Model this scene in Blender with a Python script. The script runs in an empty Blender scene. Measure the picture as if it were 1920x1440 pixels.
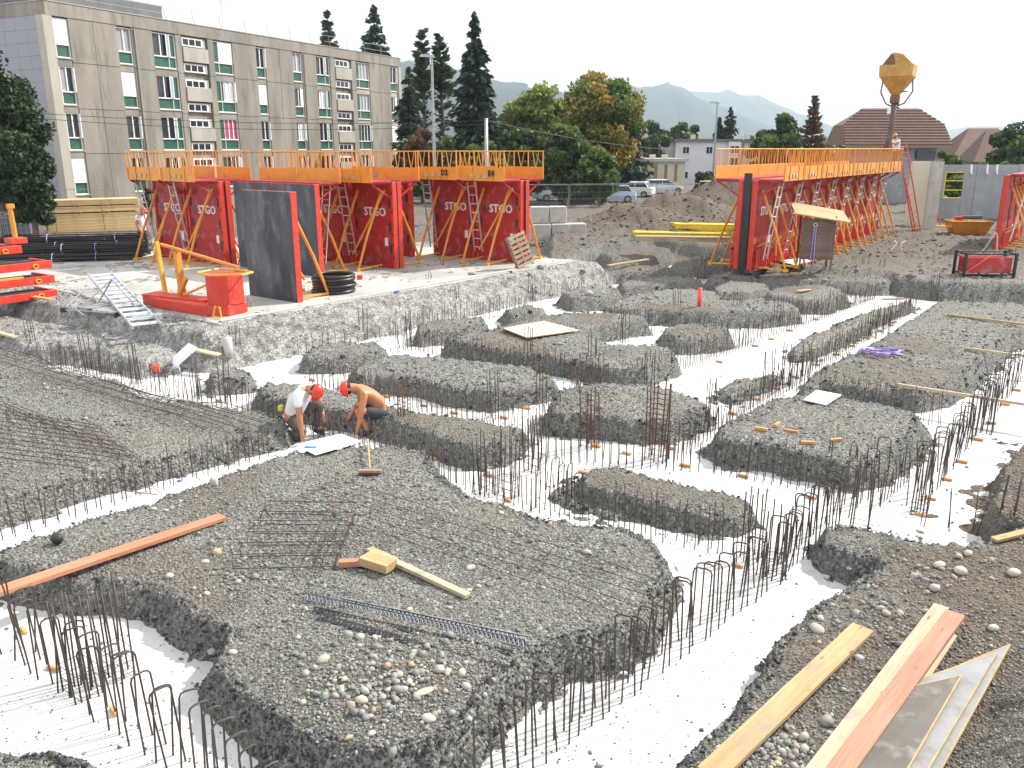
import bpy, bmesh, math, random
import numpy as np
from mathutils import Vector, Matrix

# ------------------------------------------------------------------ camera, light
sc = bpy.context.scene
F = 1570.0; PIT = math.atan(442 / F); CAMH = 4.8
cp, sp = math.cos(PIT), math.sin(PIT)
cam = bpy.data.cameras.new('camera'); camo = bpy.data.objects.new('camera', cam)
sc.collection.objects.link(camo); sc.camera = camo
cam.sensor_width = 36; cam.lens = 36 * F / 1920
cam.clip_start = .05; cam.clip_end = 30000
camo.location = (0, 0, CAMH); camo.rotation_euler = (math.pi / 2 - PIT, 0, 0)

SUN_DIR = Vector((.80, .42, .80)).normalized()      # towards the sun
w = bpy.data.worlds.new('World'); sc.world = w; w.use_nodes = True
nt = w.node_tree; bg = nt.nodes['Background']
sky = nt.nodes.new('ShaderNodeTexSky'); sky.sky_type = 'NISHITA'; sky.sun_disc = False
sky.sun_elevation = math.asin(SUN_DIR.z); sky.sun_rotation = math.atan2(SUN_DIR.x, SUN_DIR.y)
sky.dust_density = 1.5; sky.air_density = 1.0; sky.ozone_density = 1.0; sky.altitude = 400
hs = nt.nodes.new('ShaderNodeHueSaturation'); hs.inputs['Saturation'].default_value = .35
nt.links.new(sky.outputs[0], hs.inputs['Color'])
# thin bright overcast: the clear sky veiled by an even milky layer
mxs = nt.nodes.new('ShaderNodeMix'); mxs.data_type = 'RGBA'; mxs.inputs[0].default_value = .80
nt.links.new(hs.outputs[0], mxs.inputs[6]); mxs.inputs[7].default_value = (7.6, 7.6, 7.65, 1)
nt.links.new(mxs.outputs[2], bg.inputs[0]); bg.inputs[1].default_value = .105
sun = bpy.data.lights.new('sun', 'SUN'); suno = bpy.data.objects.new('sun', sun)
sc.collection.objects.link(suno); sun.energy = 4.3; sun.angle = math.radians(1.5); sun.color = (1, .95, .87)
suno.rotation_euler = (-SUN_DIR).to_track_quat('-Z', 'Y').to_euler(); suno.location = (20, 10, 40)
sc.view_settings.view_transform = 'Standard'; sc.view_settings.look = 'None'
sc.view_settings.gamma = 1; sc.view_settings.use_curve_mapping = False
sc.view_settings.exposure = .95

# ------------------------------------------------------------------ helpers
R = random.Random(7); NR = np.random.RandomState(5); C = sc.collection
def P(px, py, z=0.):
    a = (px - 960) / F; b = (720 - py) / F
    d = (a, cp + b * sp, -sp + b * cp); t = (z - CAMH) / d[2]
    return (d[0] * t, d[1] * t)
def PY(px, py, Y):
    a = (px - 960) / F; b = (720 - py) / F
    d = (a, cp + b * sp, -sp + b * cp); t = Y / d[1]
    return Vector((d[0] * t, Y, CAMH + d[2] * t))
def ST(s, t): return (.6 * s + .8 * t, .8 * s - .6 * t)         # site grid: s runs away to the right, t to the near right
def toST(p): return (p[0] * .6 + p[1] * .8, p[0] * .8 - p[1] * .6)
A0 = math.atan2(-.6, .8)

class MB:
    def __init__(s): s.v = []; s.f = []
    def add(s, v, f):
        n = len(s.v); s.v += [tuple(q) for q in v]; s.f += [tuple(i + n for i in q) for q in f]; return s
    def box(s, c, d, rz=0., M=None):
        x, y, z = d[0] / 2, d[1] / 2, d[2] / 2
        vs = [Vector((a, b, e)) for e in (-z, z) for a, b in ((-x, -y), (x, -y), (x, y), (-x, y))]
        m = M if M is not None else Matrix.Rotation(rz, 3, 'Z')
        vs = [m @ q + Vector(c) for q in vs]
        return s.add(vs, [(3, 2, 1, 0), (4, 5, 6, 7), (0, 1, 5, 4), (1, 2, 6, 5), (2, 3, 7, 6), (3, 0, 4, 7)])
    def span(s, a, b):
        return s.box([(a[i] + b[i]) / 2 for i in range(3)], [abs(b[i] - a[i]) for i in range(3)])
    def beam(s, a, b, w, h, up=(0, 0, 1)):
        a = Vector(a); b = Vector(b); d = (b - a); L = d.length; d.normalize(); u = Vector(up)
        if abs(d.dot(u)) > .98: u = Vector((1, 0, 0))
        r = d.cross(u).normalized(); u = r.cross(d)
        m = Matrix((r, d, u)).transposed()
        return s.box((a + b) / 2, (w, L, h), M=m)
    def tube(s, pts, r, n=6, cap=True):
        pts = [Vector(p) for p in pts]; k = len(pts); base = len(s.v)
        rr = r if isinstance(r, (list, tuple)) else [r] * k
        ref = None
        for i, p in enumerate(pts):
            d = (pts[min(i + 1, k - 1)] - pts[max(i - 1, 0)]).normalized()
            if ref is None: ref = Vector((0, 0, 1)) if abs(d.z) < .9 else Vector((1, 0, 0))
            a = d.cross(ref).normalized(); b = a.cross(d).normalized(); ref = b
            for j in range(n):
                t = 2 * math.pi * j / n
                s.v.append(tuple(p + (a * math.cos(t) + b * math.sin(t)) * rr[i]))
        for i in range(k - 1):
            for j in range(n):
                q = base + i * n; e = (j + 1) % n
                s.f.append((q + j, q + e, q + n + e, q + n + j))
        if cap:
            s.f.append(tuple(base + j for j in range(n))[::-1]); s.f.append(tuple(base + (k - 1) * n + j for j in range(n)))
        return s
    def ring(s, pts, r, n=6):
        return s.tube(list(pts) + [pts[0]], r, n, cap=False)
    def prism(s, poly, z0, z1):
        n = len(poly); a = sum(poly[i][0] * poly[(i + 1) % n][1] - poly[(i + 1) % n][0] * poly[i][1] for i in range(n))
        if a < 0: poly = poly[::-1]
        v = [(p[0], p[1], z0) for p in poly] + [(p[0], p[1], z1) for p in poly]
        f = [tuple(range(n))[::-1], tuple(range(n, 2 * n))] + [(i, (i + 1) % n, n + (i + 1) % n, n + i) for i in range(n)]
        return s.add(v, f)
    def loft(s, rings, cap=True):
        n = len(rings[0]); b = len(s.v)
        for r_ in rings: s.v += [tuple(q) for q in r_]
        for i in range(len(rings) - 1):
            for j in range(n):
                e = (j + 1) % n; q = b + i * n
                s.f.append((q + j, q + e, q + n + e, q + n + j))
        if cap:
            s.f.append(tuple(range(b, b + n))[::-1]); s.f.append(tuple(range(b + (len(rings) - 1) * n, b + len(rings) * n)))
        return s
    def mesh(s, name, mat, smooth=False, bevel=0):
        m = bpy.data.meshes.new(name); m.from_pydata(s.v, [], s.f); m.materials.append(mat)
        if bevel:
            b = bmesh.new(); b.from_mesh(m)
            bmesh.ops.bevel(b, geom=b.edges[:], offset=bevel, segments=1, affect='EDGES', clamp_overlap=True)
            b.to_mesh(m); b.free()
        if smooth: m.polygons.foreach_set('use_smooth', [True] * len(m.polygons))
        m.update(); return m
    def build(s, name, mat, parent=None, smooth=False, bevel=0, label=None):
        return link(name, s.mesh(name, mat, smooth, bevel), parent, label)
def link(name, mesh, parent=None, label=None):
    o = bpy.data.objects.new(name, mesh); C.objects.link(o)
    if parent is not None: o.parent = parent
    if label: o['label'] = label
    return o
def tag(o, label=None, cat=None, group=None, kind=None):
    if label: o['label'] = label
    if cat: o['category'] = cat
    if group: o['group'] = group
    if kind: o['kind'] = kind
    return o
def thing(name, label, cat, loc=(0, 0, 0), rz=0., group=None):
    o = bpy.data.objects.new(name, None); C.objects.link(o); o.location = loc; o.rotation_euler = (0, 0, rz)
    o.empty_display_size = .2
    return tag(o, label, cat, group)
def dup(root, loc=None, rz=None, label=None, group=None):
    r = root.copy(); C.objects.link(r)
    if loc is not None: r.location = loc
    if rz is not None: r.rotation_euler = (0, 0, rz)
    if label: r['label'] = label
    if group: r['group'] = group
    for ch in list(root.children):
        c = ch.copy(); C.objects.link(c); c.parent = r
        for g in ch.children:
            d = g.copy(); C.objects.link(d); d.parent = c
    return r
def npmesh(name, V, Fq, mat, smooth=False):
    m = bpy.data.meshes.new(name); k = Fq.shape[1]
    m.vertices.add(len(V)); m.vertices.foreach_set('co', np.ascontiguousarray(V, dtype=np.float32).ravel())
    m.loops.add(Fq.size); m.loops.foreach_set('vertex_index', np.ascontiguousarray(Fq, dtype=np.int32).ravel())
    m.polygons.add(len(Fq)); m.polygons.foreach_set('loop_start', np.arange(0, Fq.size, k, dtype=np.int32))
    m.polygons.foreach_set('loop_total', np.full(len(Fq), k, dtype=np.int32))
    if smooth: m.polygons.foreach_set('use_smooth', np.ones(len(Fq), dtype=bool))
    m.materials.append(mat); m.update(calc_edges=True); return m
def vattr(m, name, arr):
    a = m.attributes.new(name, 'FLOAT_COLOR' if arr.ndim == 2 else 'FLOAT', 'POINT')
    a.data.foreach_set('color' if arr.ndim == 2 else 'value', np.ascontiguousarray(arr, dtype=np.float32).ravel())

# ------------------------------------------------------------------ materials
def mat_new(name):
    m = bpy.data.materials.new(name); m.use_nodes = True; t = m.node_tree
    return m, t, t.nodes['Principled BSDF']
def N(t, kind, **k):
    n = t.nodes.new('ShaderNode' + kind)
    for a, b in k.items():
        if a in n.inputs.keys() if isinstance(a, str) else False: n.inputs[a].default_value = b
        else: setattr(n, a, b)
    return n
def coords(t, scale=(1, 1, 1)):
    tc = t.nodes.new('ShaderNodeTexCoord'); mp = t.nodes.new('ShaderNodeMapping'); mp.inputs['Scale'].default_value = scale
    t.links.new(tc.outputs['Object'], mp.inputs[0]); return mp.outputs[0]
def mix(t, f, a, b, mode='MIX'):
    n = t.nodes.new('ShaderNodeMix'); n.data_type = 'RGBA'; n.blend_type = mode
    for i, x in ((0, f), (6, a), (7, b)):
        if hasattr(x, 'links'): t.links.new(x, n.inputs[i])
        else: n.inputs[i].default_value = x if i == 0 else (tuple(x) + (1,) if len(x) == 3 else x)
    return n.outputs[2]
def ramp(t, src, stops):
    r = t.nodes.new('ShaderNodeValToRGB'); e = r.color_ramp.elements
    while len(e) < len(stops): e.new(.5)
    for i, (p, c_) in enumerate(stops):
        e[i].position = p; e[i].color = (c_ if isinstance(c_, tuple) else (c_,) * 3) + (1,)
    t.links.new(src, r.inputs[0]); return r.outputs[0]
def noise(t, vec, scale, detail=4, rough=.6):
    n = t.nodes.new('ShaderNodeTexNoise'); n.inputs['Scale'].default_value = scale
    n.inputs['Detail'].default_value = detail; n.inputs['Roughness'].default_value = rough
    t.links.new(vec, n.inputs['Vector']); return n
def bump(t, bs, src, strength=.3, dist=.02):
    b = t.nodes.new('ShaderNodeBump'); b.inputs['Strength'].default_value = strength; b.inputs['Distance'].default_value = dist
    t.links.new(src, b.inputs['Height']); t.links.new(b.outputs[0], bs.inputs['Normal'])
def worn(name, c1, c2, scale=4., rough=.7, metal=0., stretch=(1, 1, 1), b=.15, lo=.35, hi=.68, dirt=None, objrand=.0):
    """two tones of one paint / wood / metal broken up by noise, optional dirt colour"""
    m, t, bs = mat_new(name); v = coords(t, stretch)
    n = noise(t, v, scale, 6, .65)
    col = mix(t, ramp(t, n.outputs[0], [(lo, 0.), (hi, 1.)]), c1, c2)
    if dirt:
        n2 = noise(t, v, scale * 2.3, 8, .7)
        col = mix(t, ramp(t, n2.outputs[0], [(.52, 0.), (.66, .8)]), col, dirt)
    if objrand:
        oi = t.nodes.new('ShaderNodeObjectInfo')
        mr = t.nodes.new('ShaderNodeMapRange'); mr.inputs[3].default_value = 1 - objrand; mr.inputs[4].default_value = 1 + objrand
        t.links.new(oi.outputs['Random'], mr.inputs[0])
        vm = t.nodes.new('ShaderNodeVectorMath'); vm.operation = 'SCALE'; t.links.new(col, vm.inputs[0]); t.links.new(mr.outputs[0], vm.inputs[3])
        col = vm.outputs[0]
    t.links.new(col, bs.inputs['Base Color'])
    bs.inputs['Roughness'].default_value = rough; bs.inputs['Metallic'].default_value = metal
    if b:
        n3 = noise(t, v, scale * 5, 5, .6); bump(t, bs, n3.outputs[0], b, .01)
    return m
MT = {}
MT['rebar'] = worn('rebar_steel', (.055, .05, .048), (.10, .07, .055), 9, .6, .3, b=0, objrand=.25)
MT['rust'] = worn('rusty_steel', (.13, .062, .04), (.07, .045, .035), 9, .8, .2, b=0)
MT['red'] = worn('red_formwork_paint', (.46, .022, .02), (.34, .022, .026), 1.2, .5, b=.05, dirt=(.34, .19, .165))
MT['redside'] = worn('scarlet_paint', (.66, .042, .02), (.54, .035, .022), 2.5, .45, b=.05, dirt=(.4, .12, .08))
MT['orange'] = worn('orange_paint', (.74, .30, .03), (.60, .22, .03), 2.2, .5, b=.05, dirt=(.5, .2, .05))
MT['yellow'] = worn('yellow_paint', (.80, .42, .03), (.66, .33, .03), 3, .5, b=.05, dirt=(.4, .25, .08))
MT['lemon'] = worn('lemon_beam_paint', (.80, .62, .05), (.66, .5, .06), 3, .55, b=.05, dirt=(.4, .3, .12))
MT['skin'] = worn('oiled_steel_skin', (.032, .038, .048), (.085, .095, .11), 1.3, .5, .1, stretch=(1, 1, .4), b=.05, lo=.38, hi=.66, dirt=(.15, .16, .17))
MT['steel'] = worn('galvanised_steel', (.42, .44, .46), (.3, .32, .33), 6, .42, .6, b=.05)
MT['alu'] = worn('aluminium', (.62, .66, .68), (.48, .5, .52), 5, .38, .65, b=.03)
MT['darkmetal'] = worn('dark_strip_metal', (.035, .037, .042), (.07, .07, .075), 8, .5, .5, b=.03)
MT['plank'] = worn('pine_plank', (.60, .43, .22), (.46, .31, .155), 2.2, .75, stretch=(.5, 7, 7), b=.12, dirt=(.42, .29, .18), objrand=.1)
MT['plankp'] = worn('pinkish_plank', (.58, .29, .19), (.48, .22, .14), 2.2, .75, stretch=(.5, 7, 7), b=.12, dirt=(.38, .2, .12))
MT['planko'] = worn('orange_plank', (.68, .30, .17), (.52, .21, .12), 3, .75, stretch=(.4, 6, 6), b=.12, dirt=(.36, .17, .1))
MT['pale'] = worn('pale_timber', (.58, .48, .33), (.48, .39, .26), 3, .78, b=.1, dirt=(.45, .38, .28), objrand=.12)
MT['block'] = worn('orange_spacer_timber', (.66, .32, .11), (.5, .24, .1), 9, .75, b=.1, objrand=.2)
MT['stack'] = worn('stacked_board_timber', (.72, .53, .26), (.6, .42, .2), 2.5, .78, stretch=(.5, 5, 5), b=.1, dirt=(.4, .29, .17), objrand=.22)
MT['oldwood'] = worn('weathered_wood', (.30, .22, .15), (.2, .15, .11), 5, .85, b=.15, dirt=(.38, .31, .23), objrand=.15)
MT['plydark'] = worn('phenolic_plywood', (.10, .085, .07), (.15, .13, .11), 1.8, .55, b=.06, dirt=(.24, .225, .205))
MT['plygrey'] = worn('muddy_plywood', (.29, .30, .31), (.20, .20, .20), 1.8, .7, b=.06, dirt=(.2, .17, .15))
MT['plypink'] = worn('pinkish_board', (.60, .48, .40), (.52, .41, .34), 1.8, .7, b=.05)
MT['white'] = worn('white_paint', (.8, .8, .79), (.72, .72, .71), 5, .5, b=0)
MT['paper'] = worn('white_paper', (.86, .86, .86), (.82, .82, .82), 3, .8, b=.03)
MT['facade'] = worn('stained_concrete_facade', (.29, .262, .222), (.20, .18, .156), .5, .9, stretch=(1, 1, .22), b=.15, lo=.38, hi=.62, dirt=(.125, .112, .095))
MT['facade2'] = worn('pale_precast_concrete', (.42, .39, .335), (.31, .285, .24), .5, .85, stretch=(1, 1, .3), b=.1, dirt=(.3, .27, .23))
MT['gable'] = worn('grey_concrete_gable', (.30, .30, .34), (.25, .25, .29), .3, .85, b=.08)
MT['precast'] = worn('grey_precast_wall', (.30, .31, .335), (.25, .26, .285), .5, .85, b=.08, dirt=(.37, .37, .37))
MT['concblock'] = worn('concrete_block_grey', (.50, .49, .46), (.38, .375, .36), 1.5, .85, b=.1, dirt=(.28, .27, .26))
MT['green'] = worn('dark_green_panel', (.022, .085, .055), (.03, .11, .07), 1.2, .4, b=0)
MT['shutter'] = worn('white_shutter', (.82, .82, .84), (.76, .77, .8), 2, .5, stretch=(1, 1, 1), b=0)
MT['curtain'] = worn('grey_curtain', (.34, .34, .36), (.22, .22, .24), 3, .8, stretch=(14, 14, .1), b=0)
MT['magenta'] = worn('magenta_curtain', (.45, .06, .12), (.3, .04, .09), 3, .8, stretch=(14, 14, .1), b=0)
MT['glass'] = worn('dark_window_glass', (.03, .032, .04), (.05, .05, .055), 1, .08, b=0)
MT['rooft'] = worn('brown_roof_tiles', (.155, .085, .065), (.11, .062, .05), 2, .8, b=.2)
MT['roofflat'] = worn('flat_roof_felt', (.12, .12, .125), (.16, .16, .16), 1, .9, b=.05)
MT['hutwood'] = worn('dark_brown_boards', (.13, .085, .065), (.19, .13, .1), 3, .8, b=.1, objrand=.2)
MT['render_w'] = worn('white_render', (.60, .61, .64), (.52, .53, .57), .4, .8, b=.03)
MT['cream'] = worn('cream_render', (.62, .57, .46), (.54, .5, .4), .4, .8, b=.03)
MT['plasticblk'] = worn('black_plastic', (.016, .014, .015), (.03, .025, .025), 4, .4, b=.03)
MT['ibc'] = worn('ibc_grey_plastic', (.10, .115, .16), (.16, .17, .2), 2, .5, b=.03)
MT['skinbody'] = worn('tanned_skin', (.50, .21, .10), (.42, .17, .08), 6, .5, b=0)
MT['shirt'] = worn('white_cotton', (.80, .80, .82), (.72, .72, .75), 9, .9, b=.1)
MT['trousers'] = worn('grey_brown_trousers', (.11, .09, .085), (.07, .065, .065), 9, .9, b=.1)
MT['denim'] = worn('dark_shorts', (.04, .04, .06), (.07, .065, .075), 9, .9, b=.1)
MT['camo'] = worn('camouflage_cloth', (.09, .1, .05), (.16, .12, .08), 14, .9, b=.1, lo=.48, hi=.52)
MT['boot'] = worn('dark_boot', (.03, .025, .03), (.05, .04, .04), 9, .7, b=0)
MT['hat'] = worn('red_helmet', (.78, .055, .03), (.7, .05, .03), 3, .3, b=0)
MT['hair'] = worn('dark_hair', (.02, .014, .01), (.03, .02, .015), 9, .6, b=0)
MT['purple'] = worn('purple_strap', (.25, .13, .5), (.5, .42, .7), 12, .5, b=0)
MT['blue'] = worn('blue_plastic', (.05, .3, .68), (.04, .25, .6), 3, .4, b=0)
MT['pink'] = worn('fluorescent_red_paint', (.95, .10, .07), (.85, .08, .06), 4, .6, b=0)
MT['black'] = worn('black_marking', (.015, .015, .015), (.03, .03, .03), 4, .6, b=0)
MT['bucket'] = worn('ochre_hopper_paint', (.52, .30, .06), (.38, .21, .05), 2.2, .6, b=.08, dirt=(.5, .38, .2))
MT['bucketdark'] = worn('rusty_hopper_paint', (.20, .105, .04), (.13, .075, .04), 3, .7, b=.08)
MT['cloth'] = worn('grey_cloth', (.2, .19, .17), (.3, .29, .27), 5, .9, b=.2)
MT['rubber'] = worn('grey_tube_rubber', (.10, .08, .075), (.14, .11, .1), 3, .6, b=0)
MT['bark'] = worn('tree_bark', (.10, .075, .055), (.16, .13, .1), 3, .9, stretch=(3, 3, .6), b=.3)
MT['tyre'] = worn('tyre_rubber', (.02, .02, .02), (.03, .03, .03), 4, .8, b=0)
def wood(name, c1, c2, knot=(.16, .09, .05), mud=(.24, .21, .18), seed=0.):
    m, t, bs = mat_new(name); v = coords(t); oi = t.nodes.new('ShaderNodeObjectInfo')
    ad = t.nodes.new('ShaderNodeVectorMath'); t.links.new(v, ad.inputs[0]); sc_ = t.nodes.new('ShaderNodeVectorMath'); sc_.operation = 'SCALE'; sc_.inputs[0].default_value = (7, 3, 5); t.links.new(oi.outputs['Random'], sc_.inputs[3]); t.links.new(sc_.outputs[0], ad.inputs[1])
    def st(s_): q = t.nodes.new('ShaderNodeMapping'); q.inputs['Scale'].default_value = s_; t.links.new(ad.outputs[0], q.inputs[0]); return q.outputs[0]
    g = noise(t, st((.9, 26, 26)), 2.5, 8, .7); b_ = noise(t, st((.35, 2.5, 2.5)), 2.0, 5, .6); s2 = noise(t, st((1, 1.6, 1.6)), 2.4, 7, .7)
    col = mix(t, ramp(t, g.outputs[0], [(.36, 0.), (.62, 1.)]), c1, c2)
    col = mix(t, ramp(t, b_.outputs[0], [(.4, 0.), (.68, .55)]), col, tuple(x * .62 for x in c2))
    vo = t.nodes.new('ShaderNodeTexVoronoi'); vo.inputs['Scale'].default_value = 1.; t.links.new(st((2.6, 9, 9)), vo.inputs['Vector'])
    col = mix(t, ramp(t, vo.outputs['Distance'], [(.07, .85), (.15, 0.)]), col, knot)
    col = mix(t, ramp(t, s2.outputs[0], [(.53, 0.), (.70, .75)]), col, mud)
    t.links.new(col, bs.inputs['Base Color']); bs.inputs['Roughness'].default_value = .82; bump(t, bs, g.outputs[0], .25, .004); return m
MT['plank'] = wood('pine_plank', (.54, .385, .20), (.42, .275, .135)); MT['plankp'] = wood('pinkish_plank', (.52, .26, .17), (.40, .175, .11))
MT['planko'] = wood('orange_plank', (.58, .25, .14), (.44, .17, .095)); MT['pale'] = wood('pale_timber', (.54, .46, .32), (.44, .355, .235))
def carpaint(name, c):
    m, t, bs = mat_new(name); bs.inputs['Base Color'].default_value = c + (1,); bs.inputs['Roughness'].default_value = .25
    bs.inputs['Coat Weight'].default_value = .6; return m
MT['carsilver'] = carpaint('silver_car_paint', (.55, .58, .64)); MT['carblack'] = carpaint('black_car_paint', (.02, .022, .028))
MT['carwhite'] = carpaint('white_car_paint', (.78, .78, .78)); MT['carblue'] = carpaint('pale_blue_car_paint', (.42, .5, .68))
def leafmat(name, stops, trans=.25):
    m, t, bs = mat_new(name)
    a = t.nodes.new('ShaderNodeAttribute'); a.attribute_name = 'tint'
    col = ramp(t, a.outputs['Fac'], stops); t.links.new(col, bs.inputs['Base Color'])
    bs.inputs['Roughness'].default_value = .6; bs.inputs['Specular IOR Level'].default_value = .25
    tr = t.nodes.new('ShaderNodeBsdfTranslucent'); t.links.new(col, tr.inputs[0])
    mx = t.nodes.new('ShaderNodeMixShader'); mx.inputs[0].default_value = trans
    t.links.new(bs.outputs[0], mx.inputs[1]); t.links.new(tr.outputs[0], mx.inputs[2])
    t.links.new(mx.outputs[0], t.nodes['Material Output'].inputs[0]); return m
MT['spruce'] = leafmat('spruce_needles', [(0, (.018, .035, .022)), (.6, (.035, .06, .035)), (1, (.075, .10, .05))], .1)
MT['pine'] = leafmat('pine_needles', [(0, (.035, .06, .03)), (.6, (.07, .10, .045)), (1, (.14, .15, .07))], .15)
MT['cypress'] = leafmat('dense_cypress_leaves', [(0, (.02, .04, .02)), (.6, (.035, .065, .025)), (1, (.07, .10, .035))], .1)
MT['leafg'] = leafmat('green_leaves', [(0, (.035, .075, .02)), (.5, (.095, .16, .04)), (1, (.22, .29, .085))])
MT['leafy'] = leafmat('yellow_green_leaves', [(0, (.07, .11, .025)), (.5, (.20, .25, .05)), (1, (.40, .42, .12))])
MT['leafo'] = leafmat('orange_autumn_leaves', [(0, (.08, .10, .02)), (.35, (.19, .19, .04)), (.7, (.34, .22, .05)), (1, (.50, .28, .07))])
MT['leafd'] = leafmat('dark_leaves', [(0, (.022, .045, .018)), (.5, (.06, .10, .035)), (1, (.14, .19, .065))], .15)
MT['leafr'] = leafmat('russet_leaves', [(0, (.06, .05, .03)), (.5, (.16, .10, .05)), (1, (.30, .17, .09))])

# ------------------------------------------------------------------ noise in numpy
def vnoise(x, y, seed=0):
    xi = np.floor(x).astype(np.int64); yi = np.floor(y).astype(np.int64); fx = x - xi; fy = y - yi
    fx = fx * fx * (3 - 2 * fx); fy = fy * fy * (3 - 2 * fy)
    def h(a, b):
        n = (a * 374761393 + b * 668265263 + seed * 1442695041) & 0x7fffffff
        n = ((n ^ (n >> 13)) * 1274126177) & 0x7fffffff
        return ((n ^ (n >> 16)) & 0xffff) / 32767.5 - 1
    return (h(xi, yi) * (1 - fx) + h(xi + 1, yi) * fx) * (1 - fy) + (h(xi, yi + 1) * (1 - fx) + h(xi + 1, yi + 1) * fx) * fy
def fbm(x, y, sc_, octs, seed=0, gain=.5):
    r_ = 0; a = 1
    for i in range(octs):
        r_ = r_ + a * vnoise(x * sc_ * 2 ** i + 17.3 * i, y * sc_ * 2 ** i - 9.1 * i, seed + i); a *= gain
    return r_

# ------------------------------------------------------------------ ground relief
# plateaus left between the trenches: (height, width of the cut slope, outline seen in plan)
def W(pts, z): return np.array([P(a, b, z) for a, b in pts])
MOUNDS = []
def mound(z, wd, pts, col='g'): MOUNDS.append((z, wd, W(pts, z), col))
mound(0.36, 0.28, [(-300,1115),(-60,1045),(0,1030),(71,1003),(157,979),(262,947),(330,922),(375,905),(490,864),(552,844),(620,838),(680,836),(740,836),(790,845),(812,880),(830,902),(860,925),(900,937),(950,952),(1010,975),(1080,985),(1140,990),(1180,996),(1210,1015),(1230,1042),(1236,1070),(1222,1102),(1192,1150),(1162,1172),(1102,1180),(1040,1195),(985,1225),(945,1262),(900,1300),(860,1350),(800,1390),(720,1405),(640,1400),(560,1370),(510,1335),(455,1290),(425,1270),(400,1250),(405,1225),(425,1195),(440,1172),(431,1163),(397,1156),(356,1137),(311,1108),(262,1088),(210,1078),(142,1081),(56,1062),(0,1045),(-300,1150)])
mound(0.31, 0.22, [(-300,640),(0,652),(60,668),(95,690),(130,705),(207,712),(240,732),(262,748),(350,752),(475,770),(520,783),(536,798),(500,811),(450,821),(387,838),(250,870),(150,898),(0,941),(-300,1030)])
mound(0.36, 0.23, [(-300,1395),(0,1412),(100,1409),(165,1425),(195,1470),(160,1600),(-300,1600)])
mound(0.32, 0.23, [(395,692),(447,688),(468,698),(456,706),(402,709)])
mound(0.36, 0.22, [(482,724),(500,716),(560,718),(625,730),(700,750),(770,768),(830,777),(930,790),(985,797),(972,812),(940,830),(890,836),(840,822),(770,796),(715,780),(640,766),(560,752),(500,742)])
mound(0.36, 0.23, [(572,657),(600,643),(660,639),(710,643),(722,650),(690,662),(620,668),(578,668)])
mound(0.38, 0.22, [(660,692),(690,674),(740,663),(800,665),(887,673),(987,685),(1030,702),(1036,711),(987,723),(925,731),(850,722),(800,707),(730,702),(682,702)])
mound(0.36, 0.23, [(785,609),(810,599),(850,595),(899,594),(912,603),(880,612),(820,620),(787,622)])
mound(0.38, 0.31, [(952,578),(987,570),(1014,576),(1005,583),(965,587)])
mound(0.40, 0.23, [(834,637),(870,624),(928,612),(980,599),(1027,588),(1121,583),(1164,586),(1202,593),(1205,599),(1165,603),(1120,612),(1090,622),(1105,632),(1150,643),(1199,643),(1246,647),(1262,656),(1266,668),(1208,688),(1150,688),(1062,672),(1010,663),(946,654),(882,643)])
mound(0.38, 0.25, [(1254,616),(1278,605),(1330,604),(1362,613),(1368,623),(1330,630),(1275,632),(1256,626)])
mound(0.42, 0.27, [(1135,573),(1160,560),(1200,549),(1240,540),(1290,538),(1340,545),(1345,558),(1400,560),(1470,563),(1493,573),(1480,580),(1440,584),(1330,585),(1230,580),(1160,578)])
mound(0.42, 0.27, [(1345,538),(1360,528),(1400,525),(1435,530),(1440,540),(1400,548),(1355,547)])
mound(0.40, 0.27, [(1440,548),(1460,537),(1530,533),(1575,540),(1583,552),(1540,563),(1500,562),(1450,555)])
mound(.42, .34, [(1425,513),(1480,508),(1600,514),(1660,518),(1660,530),(1600,528),(1500,523),(1432,520)])
mound(.18, .3, [(1490,664),(1492,650),(1518,630),(1557,614),(1606,592),(1642,578),(1702,566),(1708,572),(1657,592),(1600,621),(1551,645),(1515,658)], 'y')
mound(.16, .3, [(1362,738),(1366,722),(1388,708),(1430,705),(1446,700),(1440,712),(1410,726),(1375,742)], 'y')
mound(0.38, 0.27, [(1030,768),(1042,747),(1095,727),(1150,718),(1194,724),(1223,730),(1266,736),(1310,745),(1330,757),(1281,778),(1240,785),(1180,784),(1110,778),(1060,776)])
mound(0.40, 0.28, [(1348,812),(1375,790),(1400,773),(1457,743),(1527,738),(1612,749),(1672,761),(1718,778),(1722,790),(1685,822),(1642,858),(1591,866),(1521,850),(1446,832),(1370,823)])
mound(0.42, 0.30, [(1510,718),(1530,699),(1588,670),(1630,649),(1687,613),(1733,582),(1765,564),(1850,565),(1930,568),(2050,577),(2000,600),(1908,617),(1854,648),(1811,687),(1769,718),(1718,730),(1612,724),(1545,712)])
mound(.27, .2, [(1098,896),(1116,878),(1156,877),(1237,898),(1296,910),(1354,918),(1400,934),(1408,948),(1385,960),(1330,960),(1237,940),(1162,920),(1108,908)])
mound(.06, .3, [(1050,925),(1090,905),(1180,945),(1300,975),(1290,985),(1180,965),(1090,945)])
mound(0.36, 0.19, [(1552,990),(1592,977),(1645,990),(1697,1003),(1766,1020),(1853,1022),(1930,985),(2100,950),(2500,1000),(3200,1500),(2800,2600),(1080,2600),(1190,1540),(1288,1428),(1345,1378),(1388,1328),(1402,1283),(1440,1247),(1450,1215),(1485,1182),(1505,1150),(1565,1122),(1605,1092),(1660,1062),(1650,1042),(1600,1036),(1556,1012)], 'e')
mound(0.36, 0.16, [(1960,820),(1900,868),(1888,900),(1866,948),(1880,972),(1990,975),(2400,960),(2400,820)], 'd')
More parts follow.
